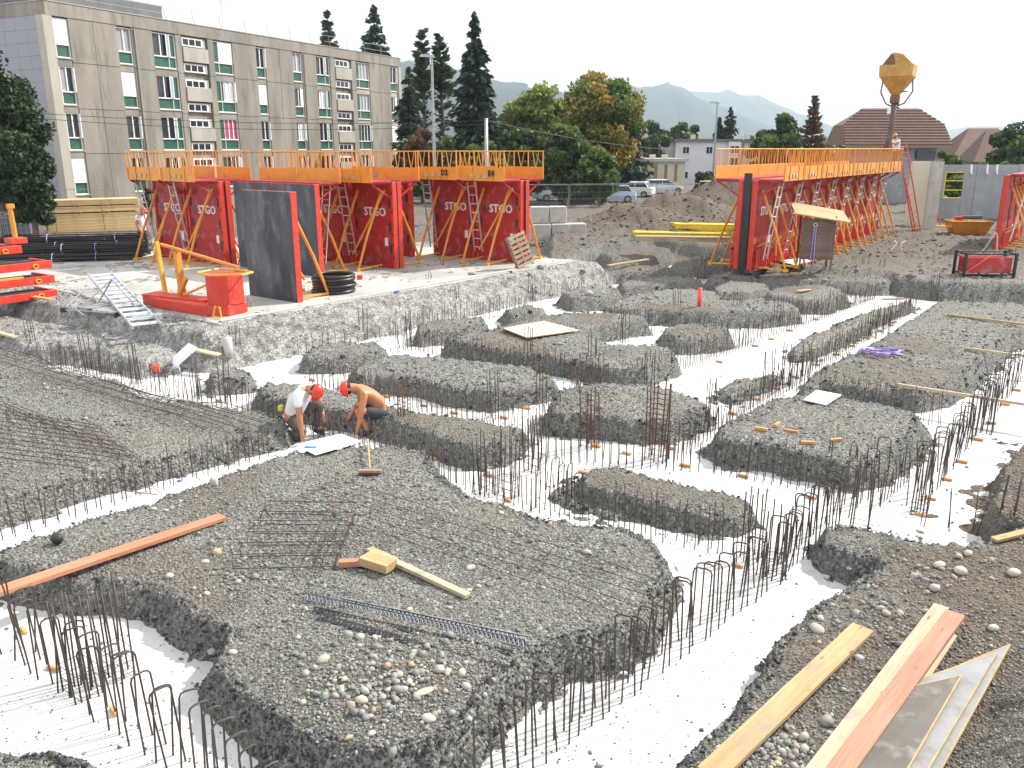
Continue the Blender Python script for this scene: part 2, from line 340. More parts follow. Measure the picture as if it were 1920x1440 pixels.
mound(1.15, 1.5, [(2280,1040),(2190,1220),(2110,1400),(2100,1700),(3000,1700),(3000,900),(2500,960)], 'd')
# far mounds
mound(.42, .4, [(1062,548),(1090,537),(1140,535),(1155,543),(1130,554),(1080,556)])
mound(.42, .4, [(1170,525),(1190,517),(1240,516),(1300,519),(1312,525),(1230,533),(1172,534)])
mound(.42, .4, [(1335,516),(1360,508),(1405,509),(1412,516),(1380,520),(1340,521)])
mound(.44, .4, [(1130,507),(1180,498),(1240,497),(1250,503),(1190,509)])
mound(.44, .4, [(1262,494),(1300,485),(1380,484),(1400,490),(1380,498),(1290,500)])
mound(.44, .4, [(1130,476),(1180,466),(1240,466),(1255,472),(1220,481),(1150,484)])
# banks round the slab, cement-splashed
mound(.40, .5, [(-600,560),(0,612),(50,640),(120,642),(187,650),(275,668),(310,664),(370,640),(420,640),(500,632),(560,622),(620,606),(760,585),(860,560),(1000,520),(1075,500),(1080,480),(-600,440)], 'w')
_c = P(405, 606, .85); _s, _t = _c[0] * .6 + _c[1] * .8, _c[0] * .8 - _c[1] * .6
MOUNDS.append((.83, .75, np.array([ST(_s - .55, _t + .50), ST(26.4, _t + 1.15), ST(26.4, -32), ST(_s - 1.4, -32)]), 'w'))
# far ground
mound(.60, .6, [(1040,482),(1090,472),(1120,462),(1240,452),(1380,470),(1440,500),(1480,498),(1600,504),(1680,506),(1700,520),(1765,527),(1830,530),(2100,536),(2700,545),(2700,310),(-600,310),(-600,420),(1040,430)])
def sdist(px, py, poly):
    n = len(poly); d = np.full(px.shape, 1e9); ins = np.zeros(px.shape, bool)
    for i in range(n):
        ax, ay = poly[i]; bx, by = poly[(i + 1) % n]; ex, ey = bx - ax, by - ay; L = ex * ex + ey * ey + 1e-12
        wx = px - ax; wy = py - ay; t = np.clip((wx * ex + wy * ey) / L, 0, 1)
        d = np.minimum(d, (wx - ex * t) ** 2 + (wy - ey * t) ** 2)
        c1 = (ay <= py) != (by <= py)
        with np.errstate(divide='ignore', invalid='ignore'):
            xx = ax + (py - ay) * ex / (ey if abs(ey) > 1e-12 else 1e-12)
        ins ^= c1 & (px < xx)
    d = np.sqrt(d); return np.where(ins, -d, d)
DIRT = [(4.0, 43, 2.6, .7), (6.8, 46, 3.0, 1.15), (9.5, 48.5, 4, 1.55), (13, 52, 5, 2.0), (9, 42, 4, .8), (16, 53, 4, 1.8), (2.2, 39, 2.5, .4)]
def relief(x, y, detail=True):
    """height and two colour weights (w: cement splash, d: brown dirt, s: cut slope)"""
    x = np.asarray(x, float); y = np.asarray(y, float)
    h = np.full(x.shape, -.07); ws = np.zeros(x.shape); wd = np.zeros(x.shape); sl = np.zeros(x.shape); wy = np.zeros(x.shape)
    near = np.clip(y / 10, .6, 2)
    cr = fbm(x, y, 4.5, 3, 33, .7); j = fbm(x, y, 2.2, 4, 3) * .045 + fbm(x, y, .45, 2, 11) * .05
    for z, wdt, poly, c_ in MOUNDS:
        m = wdt + .6; x0, y0 = poly.min(0) - m; x1, y1 = poly.max(0) + m
        k = (x > x0) & (x < x1) & (y > y0) & (y < y1)
        if not k.any(): continue
        d = sdist(x[k], y[k], poly) + j[k]
        t = np.clip(d / wdt, 0, 1); S = 1 - t * t * (3 - 2 * t) * .5 - t * .5
        edge = np.clip(1 + d / .35, 0, 1) * .04                   # rounded shoulder
        hi = -.07 + (z + .07) * S - edge * (d < 0)
        slump = np.clip(1 - np.abs(d - wdt * .5) / (wdt * .9), 0, 1); hi = hi + slump * cr[k] * .05 * (z < .7)
        hi = np.where(d > wdt * .8, np.maximum(hi, -.07 + .088 * np.exp(-np.maximum(d - wdt, 0) / .13) * np.clip(.55 + .9 * cr[k], 0, 1.25)), hi)
        cur = h[k]; up = hi > cur; cur = np.where(up, hi, cur); h[k] = cur
        if c_ == 'e':
            xx = x[k]; yy = y[k]; q = np.clip((xx * .8 - yy * .6 + 2.4) / 1.2 + .35 * vnoise(xx * 1.5, yy * 1.5, 5), 0, 1)
        for arr, flag in ((ws, c_ == 'w'), (wd, c_ in 'de'), (wy, c_ == 'y')):
            a = arr[k]; val = (q if c_ == 'e' else 1.) if flag else 0.
            arr[k] = np.where(up, val, a)
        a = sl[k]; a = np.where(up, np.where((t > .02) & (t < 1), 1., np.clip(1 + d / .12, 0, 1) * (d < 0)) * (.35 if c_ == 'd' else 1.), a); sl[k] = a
    # heaps
    def heap(cx, cy, rx, ry, z, rot=0):
        ca, sa = math.cos(rot), math.sin(rot); X = (x - cx) * ca + (y - cy) * sa; Y = -(x - cx) * sa + (y - cy) * ca
        return z * np.exp(-((X / rx) ** 2 + (Y / ry) ** 2))
    a = P(1120, 752, .35); h += heap(a[0], a[1], .75, .6, .2) * (h > .1)
    a = P(1215, 745, .35); h += heap(a[0], a[1], .7, .5, .12) * (h > .1)
    g = P(740, 1290, .3); hp = heap(g[0], g[1], .8, .45, .06); h += hp
    dm = np.zeros(x.shape)
    for cx, cy, r_, z in DIRT:
        q = heap(cx, cy, r_, r_ * .62, z); dm = np.maximum(dm, q)
    dm *= 1 + .25 * fbm(x, y, .5, 3, 21)
    h = h + dm; wd = np.maximum(wd, np.clip(dm * 2.5, 0, 1))
    far = np.clip((y - 36) / 12, 0, 1); h = np.where(y > 36, h * (1 - far) + np.maximum(h, .75) * far, h)
    park = np.clip((y - 60) / 6, 0, 1); h = h * (1 - park) + .3 * park
    dirtfar = np.clip((y - 27) / 6, 0, 1) * .75 * (np.abs(x) < 60); wd = np.maximum(wd, dirtfar * (ws < .5))
    patch = np.clip(fbm(x, y, .55, 3, 40) * 2.0 - .35, 0, 1) * .6
    wd = np.maximum(wd, patch * (h > .12) * (ws < .5))
    wd = np.maximum(wd, np.clip(hp * 14, 0, .8))
    if detail:
        amp = np.where(h > -.03, 1., .4)
        h = h + amp * (fbm(x, y, .8, 2, 50) * .025 + fbm(x, y, 5, 3, 60, .6) * .012 * near + sl * fbm(x, y, 8, 2, 70) * .02)
        h = h + (wd > .6) * np.abs(fbm(x, y, 1.2, 4, 80, .6)) * np.clip(near - .4, .05, 1) * .10
    return h, ws, wd, sl, wy
# ------------------------------------------------------------------ ground sheet
def ground_material():
    m, t, bs = mat_new('gravel_ground'); v = coords(t)
    a = t.nodes.new('ShaderNodeAttribute'); a.attribute_name = 'soil'
    sep = t.nodes.new('ShaderNodeSeparateColor'); t.links.new(a.outputs['Color'], sep.inputs[0])
    a2 = t.nodes.new('ShaderNodeAttribute'); a2.attribute_name = 'yellow'
    def stones(scale, jit):
        nw = noise(t, v, scale * .7, 2, .5)
        vm = t.nodes.new('ShaderNodeVectorMath'); vm.operation = 'SCALE'; vm.inputs[3].default_value = .03
        t.links.new(nw.outputs['Color'], vm.inputs[0])
        ad = t.nodes.new('ShaderNodeVectorMath'); t.links.new(v, ad.inputs[0]); t.links.new(vm.outputs[0], ad.inputs[1])
        vo = t.nodes.new('ShaderNodeTexVoronoi'); vo.inputs['Scale'].default_value = scale; t.links.new(ad.outputs[0], vo.inputs['Vector'])
        vo.inputs['Randomness'].default_value = jit; return vo
    v1 = stones(26, 1); v2 = stones(60, 1)
    big = noise(t, v, .5, 4, .6); med = noise(t, v, 3.5, 5, .65)
    grey = ramp(t, v1.outputs['Color'], [(.0, (.05, .053, .05)), (.4, (.19, .195, .18)), (.7, (.34, .336, .305)), (1, (.70, .68, .63))])
    fine = ramp(t, v2.outputs['Color'], [(.1, (.07, .073, .07)), (.6, (.225, .226, .208)), (1, (.46, .45, .41))])
    g = mix(t, .5, grey, fine)
    g = mix(t, ramp(t, big.outputs[0], [(.42, 0.), (.68, .40)]), g, (.25, .215, .155))
    dirt = mix(t, .40, ramp(t, med.outputs[0], [(.3, (.075, .046, .028)), (.55, (.155, .098, .058)), (.8, (.25, .17, .105))]), fine)
    col = mix(t, sep.outputs[1], g, dirt)
    yel = mix(t, .6, (.27, .22, .14), grey)
    col = mix(t, a2.outputs['Fac'], col, yel)
    # fresh cut sides: damp, finer material, with their shade painted into the dark tone
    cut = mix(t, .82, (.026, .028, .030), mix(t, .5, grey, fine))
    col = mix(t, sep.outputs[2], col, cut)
    # cement laitance splashed over the bank
    msk = ramp(t, med.outputs[0], [(.38, 0.), (.58, 1.)])
    mm = t.nodes.new('ShaderNodeMath'); mm.operation = 'MULTIPLY'; t.links.new(msk, mm.inputs[0]); t.links.new(sep.outputs[0], mm.inputs[1])
    wh = ramp(t, v1.outputs['Color'], [(0, (.18, .172, .16)), (.4, (.37, .36, .345)), (1, (.64, .62, .59))])
    col = mix(t, mm.outputs[0], col, wh)
    t.links.new(col, bs.inputs['Base Color']); bs.inputs['Roughness'].default_value = .92; bs.inputs['Specular IOR Level'].default_value = .2
    ad = t.nodes.new('ShaderNodeMath'); ad.operation = 'MULTIPLY_ADD'; ad.inputs[1].default_value = -1.
    t.links.new(v1.outputs['Distance'], ad.inputs[0]); t.links.new(v2.outputs['Distance'], ad.inputs[2])
    n3 = noise(t, v, 16, 6, .7)
    a3 = t.nodes.new('ShaderNodeMath'); t.links.new(v1.outputs['Distance'], a3.inputs[0]); t.links.new(n3.outputs[0], a3.inputs[1]); a3.operation = 'SUBTRACT'
    bump(t, bs, a3.outputs[0], 1., -.05)
    return m
MT['ground'] = ground_material()
ys = [-40., 0., 1.5]; y = 2.6
while y < 62: ys.append(y); y += .0016 * y ** 1.45
ys += list(np.geomspace(63, 9000, 50)); ys = np.array(ys)
tt = np.linspace(-1, 1, 900)
hw = np.maximum(ys, 2) * .86 + 1.6; hw[ys > 62] *= 1.3; hw[:3] = 40, 12, 6
X = tt[None, :] * hw[:, None]; Y = np.repeat(ys[:, None], len(tt), 1)
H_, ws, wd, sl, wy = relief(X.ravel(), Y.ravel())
V = np.stack([X.ravel(), Y.ravel(), H_], 1)
ny, nx = X.shape; i = np.arange(ny - 1)[:, None] * nx + np.arange(nx - 1)[None, :]; i = i.ravel()
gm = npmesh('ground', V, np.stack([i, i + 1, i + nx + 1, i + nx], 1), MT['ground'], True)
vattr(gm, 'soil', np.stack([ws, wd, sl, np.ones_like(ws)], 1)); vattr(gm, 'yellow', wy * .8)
go = link('ground', gm); go['kind'] = 'structure'
def gz(x, y): return float(relief(np.array([x]), np.array([y]))[0][0])
def PG(px, py):
    """the place on the ground relief seen along a line of sight"""
    zz = np.linspace(2.2, -.06, 160); pts = np.array([P(px, py, z) for z in zz]); hh = relief(pts[:, 0], pts[:, 1])[0]
    hh = np.maximum(hh, 0); k = np.argmax(hh >= zz); return Vector((pts[k, 0], pts[k, 1], hh[k]))

# ------------------------------------------------------------------ concrete blinding in the trenches
def blind_mat():
    m, t, bs = mat_new('concrete_blinding'); v = coords(t)
    n = noise(t, v, .9, 5, .6); n2 = noise(t, v, 7, 6, .7); n3 = noise(t, v, 30, 3, .7)
    col = mix(t, ramp(t, n.outputs[0], [(.35, 0.), (.7, 1.)]), (.68, .67, .655), (.46, .455, .45))
    col = mix(t, ramp(t, n2.outputs[0], [(.56, 0.), (.75, .7)]), col, (.5, .49, .47))
    vo = t.nodes.new('ShaderNodeTexVoronoi'); vo.inputs['Scale'].default_value = 9; t.links.new(v, vo.inputs['Vector'])
    sp_ = ramp(t, vo.outputs['Distance'], [(.05, 1.), (.12, 0.)])
    mk = t.nodes.new('ShaderNodeMath'); mk.operation = 'MULTIPLY'; t.links.new(sp_, mk.inputs[0])
    t.links.new(ramp(t, n2.outputs[0], [(.50, 0.), (.56, 1.)]), mk.inputs[1])
    col = mix(t, mk.outputs[0], col, (.2, .2, .2))
    t.links.new(col, bs.inputs['Base Color']); bs.inputs['Roughness'].default_value = .9
    bump(t, bs, n2.outputs[0], .3, .02); return m
MT['blind'] = blind_mat()
def grid_sheet(name, poly, z, step, mat, amp=.006):
    p = np.array(poly); x0, y0 = p.min(0); x1, y1 = p.max(0)
    b = bmesh.new(); vs = [b.verts.new((q[0], q[1], z)) for q in poly]; b.faces.new(vs)
    m = bpy.data.meshes.new(name)
    if b.faces[:][0].normal.z < 0: pass
    bmesh.ops.recalc_face_normals(b, faces=b.faces); b.to_mesh(m); b.free(); m.materials.append(mat)
    return link(name, m)
bp = [P(-700, 1500), P(-700, 640), P(0, 628), P(420, 650), P(620, 615), P(800, 575), P(1000, 530), P(1090, 490), P(1300, 478), P(1500, 505), P(1760, 535), P(2500, 540), P(2700, 700), P(2500, 2600), P(-300, 2600)]
bl = grid_sheet('trench_floor', bp, 0, .2, MT['blind']); bl['kind'] = 'structure'

# ------------------------------------------------------------------ loose stones
def rockmat(name, stops):
    m, t, bs = mat_new(name); a = t.nodes.new('ShaderNodeAttribute'); a.attribute_name = 'tint'
    v = coords(t); n = noise(t, v, 30, 4, .6)
    col = mix(t, .25, ramp(t, a.outputs['Fac'], stops), ramp(t, n.outputs[0], [(.3, .05), (.7, .45)]))
    t.links.new(col, bs.inputs['Base Color']); bs.inputs['Roughness'].default_value = .85; bs.inputs['Specular IOR Level'].default_value = .25
    return m
MT['stone'] = rockmat('gravel_stones', [(0, (.05, .05, .05)), (.35, (.16, .163, .15)), (.7, (.26, .258, .235)), (.92, (.44, .42, .37)), (1, (.42, .31, .19))])
MT['cobble'] = worn('rounded_stone', (.50, .44, .34), (.36, .34, .31), 6, .85, b=.2, dirt=(.26, .23, .19), objrand=.22)
ico = bmesh.new(); bmesh.ops.create_icosphere(ico, subdivisions=1, radius=1)
IV = np.array([v_.co[:] for v_ in ico.verts]); IF = np.array([[q.index for q in f.verts] for f in ico.faces]); ico.free()
def rocks(pts, rad, tint, seed, mat, name):
    r_ = np.random.RandomState(seed); n = len(pts)
    q = r_.normal(size=(n, 4)); q /= np.linalg.norm(q, axis=1)[:, None]
    w_, x_, y_, z_ = q.T
    M_ = np.stack([1-2*(y_*y_+z_*z_), 2*(x_*y_-z_*w_), 2*(x_*z_+y_*w_), 2*(x_*y_+z_*w_), 1-2*(x_*x_+z_*z_), 2*(y_*z_-x_*w_), 2*(x_*z_-y_*w_), 2*(y_*z_+x_*w_), 1-2*(x_*x_+y_*y_)], 1).reshape(n, 3, 3)
    s_ = r_.uniform(.5, 1.25, (n, 1, 3)); v_ = IV[None] * s_ * r_.uniform(.8, 1.2, (n, len(IV), 1))
    v_ = np.einsum('nij,nkj->nki', M_, v_) * rad[:, None, None]; v_[:, :, 2] *= .75
    v_ += pts[:, None, :]
    f_ = IF[None] + (np.arange(n) * len(IV))[:, None, None]
    m = npmesh(name, v_.reshape(-1, 3), f_.reshape(-1, 3), mat); vattr(m, 'tint', np.repeat(tint, len(IV))); return m
def scatter(n, seed):
    r_ = np.random.RandomState(seed)
    u = r_.uniform(1 / 26., 1 / 4.2, n * 3); yy = 1 / u; xx = r_.uniform(-1, 1, n * 3) * (yy * .75 + 1.2)
    hh, w1, w2, s_, _ = relief(xx, yy)
    keep = (hh > .02) & ((w2 < .55) | (r_.uniform(size=len(hh)) < .4)) & ((s_ < .4) | (r_.uniform(size=len(hh)) < .15))
    # a few crumbs on the blinding beside the cut faces
    keep |= (r_.uniform(size=len(hh)) < .04)
    xx, yy, hh = xx[keep][:n], yy[keep][:n], hh[keep][:n]
    w2 = w2[keep][:n]; cl = fbm(xx, yy, .9, 2, 90)
    r0 = np.exp(r_.normal(math.log(.0092), .45, len(xx))) * (1 + .25 * cl) * (1 + .3 * w2); r0 = np.clip(r0, .006, .045) * np.clip(yy / 9, .85, 1.9)
    return np.stack([xx, yy, np.maximum(hh, 0) + r0 * .25], 1), r0, np.clip(r_.beta(2.2, 2.4, len(xx)) * .95 + .22 * w2 * r_.uniform(size=len(xx)), 0, 1)
pts, rad, tint = scatter(100000, 3)
IV0, IF0 = IV, IF
ob = bmesh.new(); bmesh.ops.create_icosphere(ob, subdivisions=1, radius=1); ob.free()
IV = np.array([(1, 0, .1), (-.1, 1, 0), (-1, .05, -.1), (.1, -1, .1), (.15, 0, 1), (-.1, .1, -1.)]); IF = np.array([(0, 1, 4), (1, 2, 4), (2, 3, 4), (3, 0, 4), (1, 0, 5), (2, 1, 5), (3, 2, 5), (0, 3, 5)])
o = link('gravel', rocks(pts, rad * .98, tint, 4, MT['stone'], 'gravel')); o['kind'] = 'stuff'
IV, IF = IV0, IF0
# coarser debris strewn over the far half of the site
xx = NR.uniform(-4, 26, 9000); yy = NR.uniform(22, 46, 9000); hh, _w, w2, _s2, _ = relief(xx, yy); k = (hh > .3) & (xx > -1 + (yy - 22) * .1) & (fbm(xx, yy, .35, 2, 99) > -.1)
rr = np.clip(np.exp(NR.normal(math.log(.035), .5, k.sum())), .015, .14)
o = link('site_rubble', rocks(np.stack([xx[k], yy[k], hh[k] + rr * .2], 1), rr, NR.beta(2, 2.6, k.sum()), 9, MT['stone'], 'rubble')); o['kind'] = 'stuff'
xx = NR.uniform(-1, 1, 120000); yy = 1 / NR.uniform(1 / 30., 1 / 4.5, 120000); xx *= yy * .75 + 1.2
hh, _w, _d, s_, _ = relief(xx, yy); k = (s_ > .5) & (hh > .01) & (_w < .5) & (_d < .7); xx, yy, hh = xx[k], yy[k], hh[k]
k = NR.permutation(len(xx))[:26000]; xx, yy, hh = xx[k], yy[k], hh[k]
m_, t_, b_ = mat_new('damp_shaded_crumbs'); a_ = t_.nodes.new('ShaderNodeAttribute'); a_.attribute_name = 'tint'  # damp crumbs in the dark tone of the cut sides, painted shade included
t_.links.new(ramp(t_, a_.outputs['Fac'], [(0, (.022, .024, .026)), (.6, (.06, .062, .062)), (1, (.17, .17, .16))]), b_.inputs['Base Color']); b_.inputs['Roughness'].default_value = .9
rr = np.clip(np.exp(NR.normal(math.log(.0135), .5, len(xx))), .008, .06) * np.clip(yy / 10, .9, 1.8)
IV_, IF_ = IV, IF
IV = np.array([(1, 0, .1), (-.1, 1, 0), (-1, .05, -.1), (.1, -1, .1), (.15, 0, 1), (-.1, .1, -1.)]); IF = np.array([(0, 1, 4), (1, 2, 4), (2, 3, 4), (3, 0, 4), (1, 0, 5), (2, 1, 5), (3, 2, 5), (0, 3, 5)])
o = link('damp_shaded_crumbs', rocks(np.stack([xx, yy, hh + rr * .2], 1), rr, NR.beta(1.6, 3, len(xx)), 12, m_, 'crumbs')); o['kind'] = 'stuff'
IV, IF = IV_, IF_
# the stony heap in the middle of the foreground and stones on the right bank
hp = []
for cx, cy, sx, sy, n in ((745, 1270, 90, 50, 210), (700, 1310, 60, 45, 90), (1720, 1080, 90, 40, 90), (1450, 1410, 45, 25, 150), (1560, 1310, 40, 50, 40), (990, 985, 40, 15, 40), (440, 1060, 50, 30, 40), (1640, 1180, 50, 25, 40), (1060, 800, 30, 12, 20)):
    for k in range(n):
        q = P(R.gauss(cx, sx), R.gauss(cy, sy), .33); hp.append(q)
hp = np.array(hp); hh = relief(hp[:, 0], hp[:, 1])[0]; ok = hh > .1; hp = hp[ok]; hh = hh[ok]
rr = np.clip(np.exp(NR.normal(math.log(.024), .45, len(hp))), .010, .06)
o = link('rubble', rocks(np.stack([hp[:, 0], hp[:, 1], hh + rr * .3], 1), rr, np.clip(NR.uniform(.35, 1.05, len(hp)), 0, 1), 6, MT['stone'], 'rubble')); o['kind'] = 'stuff'
# clods on the dirt heaps far behind and crumbs on the bank below the slab
xx = NR.uniform(-2, 22, 9000); yy = NR.uniform(38, 62, 9000); hh, _, w2, _, _ = relief(xx, yy); k = w2 > .9
k &= NR.uniform(size=len(k)) < .5; rr = np.exp(NR.normal(math.log(.05), .5, k.sum()))
m_, t_, b_ = mat_new('earth_clods'); a_ = t_.nodes.new('ShaderNodeAttribute'); a_.attribute_name = 'tint'
t_.links.new(ramp(t_, a_.outputs['Fac'], [(0, (.05, .034, .022)), (.6, (.14, .094, .058)), (1, (.25, .18, .12))]), b_.inputs['Base Color']); b_.inputs['Roughness'].default_value = .95
MT['clod'] = m_
o = link('earth_clods', rocks(np.stack([xx[k], yy[k], hh[k]], 1), rr, NR.uniform(0, 1, k.sum()), 8, MT['clod'], 'clods')); o['kind'] = 'stuff'

def stone_mesh(seed):
    b = bmesh.new(); bmesh.ops.create_icosphere(b, subdivisions=2, radius=1); r_ = random.Random(seed)
    sx, sy, sz = r_.uniform(.8, 1.15), r_.uniform(.6, .85), r_.uniform(.45, .62); ox = r_.uniform(0, 50)
    for v_ in b.verts:
        k = 1 + .10 * float(vnoise(np.array([v_.co.x * 1.6 + ox]), np.array([v_.co.y * 1.6 + v_.co.z * 1.3]))[0])
        v_.co = Vector((v_.co.x * sx * k, v_.co.y * sy * k, v_.co.z * sz * k))
    m = bpy.data.meshes.new('stone'); b.to_mesh(m); b.free(); m.materials.append(MT['cobble'])
    m.polygons.foreach_set('use_smooth', [True] * len(m.polygons)); return m
SM = [stone_mesh(k) for k in range(6)]
STONES = [
 (606,1240,20,'brown round stone at the left end of the stone heap'), (676,1198,15,'orange-brown stone at the top left of the stone heap'), (704,1198,10,'small stone right of the orange-brown one on the heap'),
 (630,1262,10,'pale stone just below the brown round one of the heap'), (628,1278,9,'yellowish stone in the left part of the stone heap'), (646,1276,10,'grey-beige stone in the left part of the stone heap'), (640,1293,11,'pale stone lowest of the left cluster of the heap'),
 (749,1268,14,'pale flat stone in the middle of the stone heap'), (795,1302,26,'long flat brown slab of stone at the right of the heap'), (768,1282,12,'white angular stone in the middle of the heap'), (866,1264,17,'round pale stone right of the stone heap'), (840,1262,13,'flat stone left of the round pale one beside the heap'),
 (678,1318,19,'flat grey stone low in the heap'), (696,1346,9,'small tan stone below the flat grey stone'), (804,1350,18,'brown stone at the lower right of the heap'), (697,1379,14,'pinkish white angular stone lowest below the heap'), (728,1296,11,'brown stone low in the middle of the heap'), (745,1282,10,'grey stone between two pale ones in the heap'),
 (882,1067,15,'tan stone right of the white batten'), (897,1103,11,'round pale stone beside the end of the white batten'), (879,1108,9,'grey stone touching the end of the white batten'), (844,1142,9,'small pale stone below the end of the white batten'), (1018,1105,11,'round stone on the right part of the big gravel island'), (1100,1037,13,'flat pale stone near the right edge of the big gravel island'), (768,1145,11,'pale stone just above the perforated strips'),
 (318,1082,14,'pale oval stone between the long plank and the stirrup cage'), (385,1055,10,'pale stone above and right of the oval stone'), (388,1116,11,'stone below the oval pale stone'), (550,1140,8,'yellowish stone at the left end of the perforated strips'), (398,1230,14,'yellow-white stone on the rim above the left trench bay'), (437,1225,12,'white stone beside the yellow-white one above the left bay'), (559,1197,10,'pinkish stone left of the stone heap'),
 (1532,1182,20,'large pale stone on the right gravel bank between the planks'), (1538,1162,13,'brown stone touching the large pale stone on the right bank'), (1661,1154,14,'smooth pale stone above the double plank'), (1687,1151,11,'stone right of the smooth pale stone above the planks'), (1738,1150,13,'grey-brown stone by the end of the double plank'), (1800,1075,20,'brown boulder in the dirt on the right bank'), (1760,1062,16,'pale boulder in the dirt on the right bank'), (1862,1182,16,'grey stone on the dirt slope right of the planks'), (1815,1040,16,'stone at the top of the dirt on the right bank'), (1900,1078,18,'flat brown stone at the right edge of the dirt bank'), (1590,1079,9,'small dark stone at the foot of the hooked gravel tip'),
 (1466,1411,13,'round pale stone between the planks at the bottom'), (1348,1405,10,'pale stone at the left edge of the bottom plank'), (1458,1436,12,'beige stone under the bottom plank gap'), (1330,1385,9,'white stone at the left edge of the lower plank'), (288,957,9,'pale stone below the narrow trench strip at left'), (312,958,8,'flat stone beside the pale one below the narrow strip'),
]
for k, (px, py, rpx, lab) in enumerate(STONES):
    q = PG(px, py); D = math.hypot(q.x, q.y, 4.5); r_ = rpx * .66 * D / F
    o = link('stone', SM[k % 6]); o.location = (q.x, q.y, q.z + r_ * .22); o.scale = (r_,) * 3; o.rotation_euler = (R.uniform(-.15, .15), R.uniform(-.15, .15), R.uniform(0, 6))
    if 'slab' in lab: o.scale = (r_ * 1.1, r_ * .6, r_ * .5); o.rotation_euler = (0, 0, .6)
    tag(o, lab, 'stone', 'loose stones lying on the gravel')

# ------------------------------------------------------------------ concrete slab
SZ = .85
def slab_mat():
    m, t, bs = mat_new('slab_concrete'); v = coords(t)
    n = noise(t, v, .35, 5, .6); n2 = noise(t, v, 2.2, 7, .65)
    col = mix(t, ramp(t, n.outputs[0], [(.38, 0.), (.62, 1.)]), (.52, .49, .44), (.31, .30, .285))
    col = mix(t, ramp(t, n2.outputs[0], [(.54, 0.), (.72, .7)]), col, (.24, .235, .225))
    t.links.new(col, bs.inputs['Base Color']); bs.inputs['Roughness'].default_value = .8; bump(t, bs, n2.outputs[0], .15, .02); return m
MT['slab'] = slab_mat()
c0 = toST(P(405, 606, SZ)); sA, tA = c0[0], c0[1]
poly = [ST(sA, tA + .1), ST(25.9, tA + .55), ST(26.0, -31.5), ST(sA + .1, -31.5)]
mb = MB().prism(poly, .3, SZ)
slab = mb.build('concrete_slab', MT['slab'], bevel=.02); slab['kind'] = 'structure'
# low upstand along the slab rim
mb = MB()
mb.beam(ST(sA + .12, tA) + (SZ + .02,), ST(25.8, tA + .42) + (SZ + .02,), .16, .05)
o = mb.build('slab_edge', MT['concblock']); o['kind'] = 'structure'
# ------------------------------------------------------------------ reinforcement starters
def ordn(k):
    if k >= 20: return {2: 'twenty', 3: 'thirty', 4: 'forty'}[(k + 1) // 10] + ('-' + ordn((k + 1) % 10 - 1) if (k + 1) % 10 else '-zeroth') if (k + 1) % 10 else {3: 'thirtieth', 4: 'fortieth'}[(k + 1) // 10]
    return ['first', 'second', 'third', 'fourth', 'fifth', 'sixth', 'seventh', 'eighth', 'ninth', 'tenth', 'eleventh', 'twelfth', 'thirteenth', 'fourteenth', 'fifteenth', 'sixteenth', 'seventeenth', 'eighteenth', 'nineteenth', 'twentieth'][k]
def hoop_mesh(wd, h, r, seed):
    q = random.Random(seed); c_ = .045; s1 = q.uniform(-.012, .012)
    pts = [(-wd / 2 + s1, 0, 0), (-wd / 2, 0, h - c_), (-wd / 2 + c_ * .3, 0, h - c_ * .3), (-wd / 2 + c_, 0, h), (wd / 2 - c_, 0, h), (wd / 2 - c_ * .3, 0, h - c_ * .3), (wd / 2, 0, h - c_), (wd / 2 - s1, 0, 0)]
    return MB().tube(pts, r, 6).mesh('rebar_hoop', MT['rebar'], True)
HM = [hoop_mesh(.15 + .01 * k, .70 + .025 * k, .0085, k) for k in range(4)]
def lerp(a, b, t): return (a[0] + (b[0] - a[0]) * t, a[1] + (b[1] - a[1]) * t)
def hoop_row(a, b, n, across, lab, grp, kz=1., far=None):
    """bent hoops standing across a trench line, numbered from the near end"""
    for k in range(n):
        p = lerp(a, b, k / (n - 1)); o = link('rebar_hoop', HM[R.randrange(4)])
        o.location = (p[0] + R.gauss(0, .015), p[1] + R.gauss(0, .015), -.01)
        o.rotation_euler = (R.gauss(0, .05), R.gauss(0, .05), across + R.gauss(0, .13)); o.scale = (1, 1, kz * R.uniform(.94, 1.05))
        l = lab.format(ordn(k)) if k < 48 and '{}' in lab else (far or lab.format('further'))
        tag(o, l, 'rebar', 'bent rebar hoops standing in the trenches')
# bottom-left bay
a, b = P(8, 1190), P(575, 1560)
hoop_row(P(12, 1208), P(545, 1590), 26, A0 + 1.35, "{} bent rebar hoop from the left across the bottom-left bay", "bent rebar hoops standing in the trenches", 1.02)
# main row running away along the right-hand trench
hoop_row(P(905, 1500), P(1425, 1105), 30, A0 + .15, '{} bent rebar hoop from the near end beside the big gravel island', 'bent rebar hoops standing in the trenches', 1., 'bent rebar hoop in the row beside the big gravel island, past the twentieth one')
hoop_row(P(1450, 1085), P(1560, 985), 15, A0 + .1, '{} bent rebar hoop from the near end of the cluster at the crossing', 'bent rebar hoops standing in the trenches')
hoop_row(P(1715, 950), P(1905, 715), 42, A0 + .1, '{} bent rebar hoop of the row right of the square gravel island', 'bent rebar hoops standing in the trenches', 1.02, 'bent rebar hoop far along the row behind the square gravel island at right')
hoop_row(P(1560, 985), P(1650, 905), 6, A0, '{} bent rebar hoop between the dense cluster and the square island', 'bent rebar hoops standing in the trenches', .95)
hoop_row(P(1020, 920), P(1085, 958), 5, A0 + 1.4, '{} bent rebar hoop at the tip of the long low bank', 'bent rebar hoops standing in the trenches', .8)
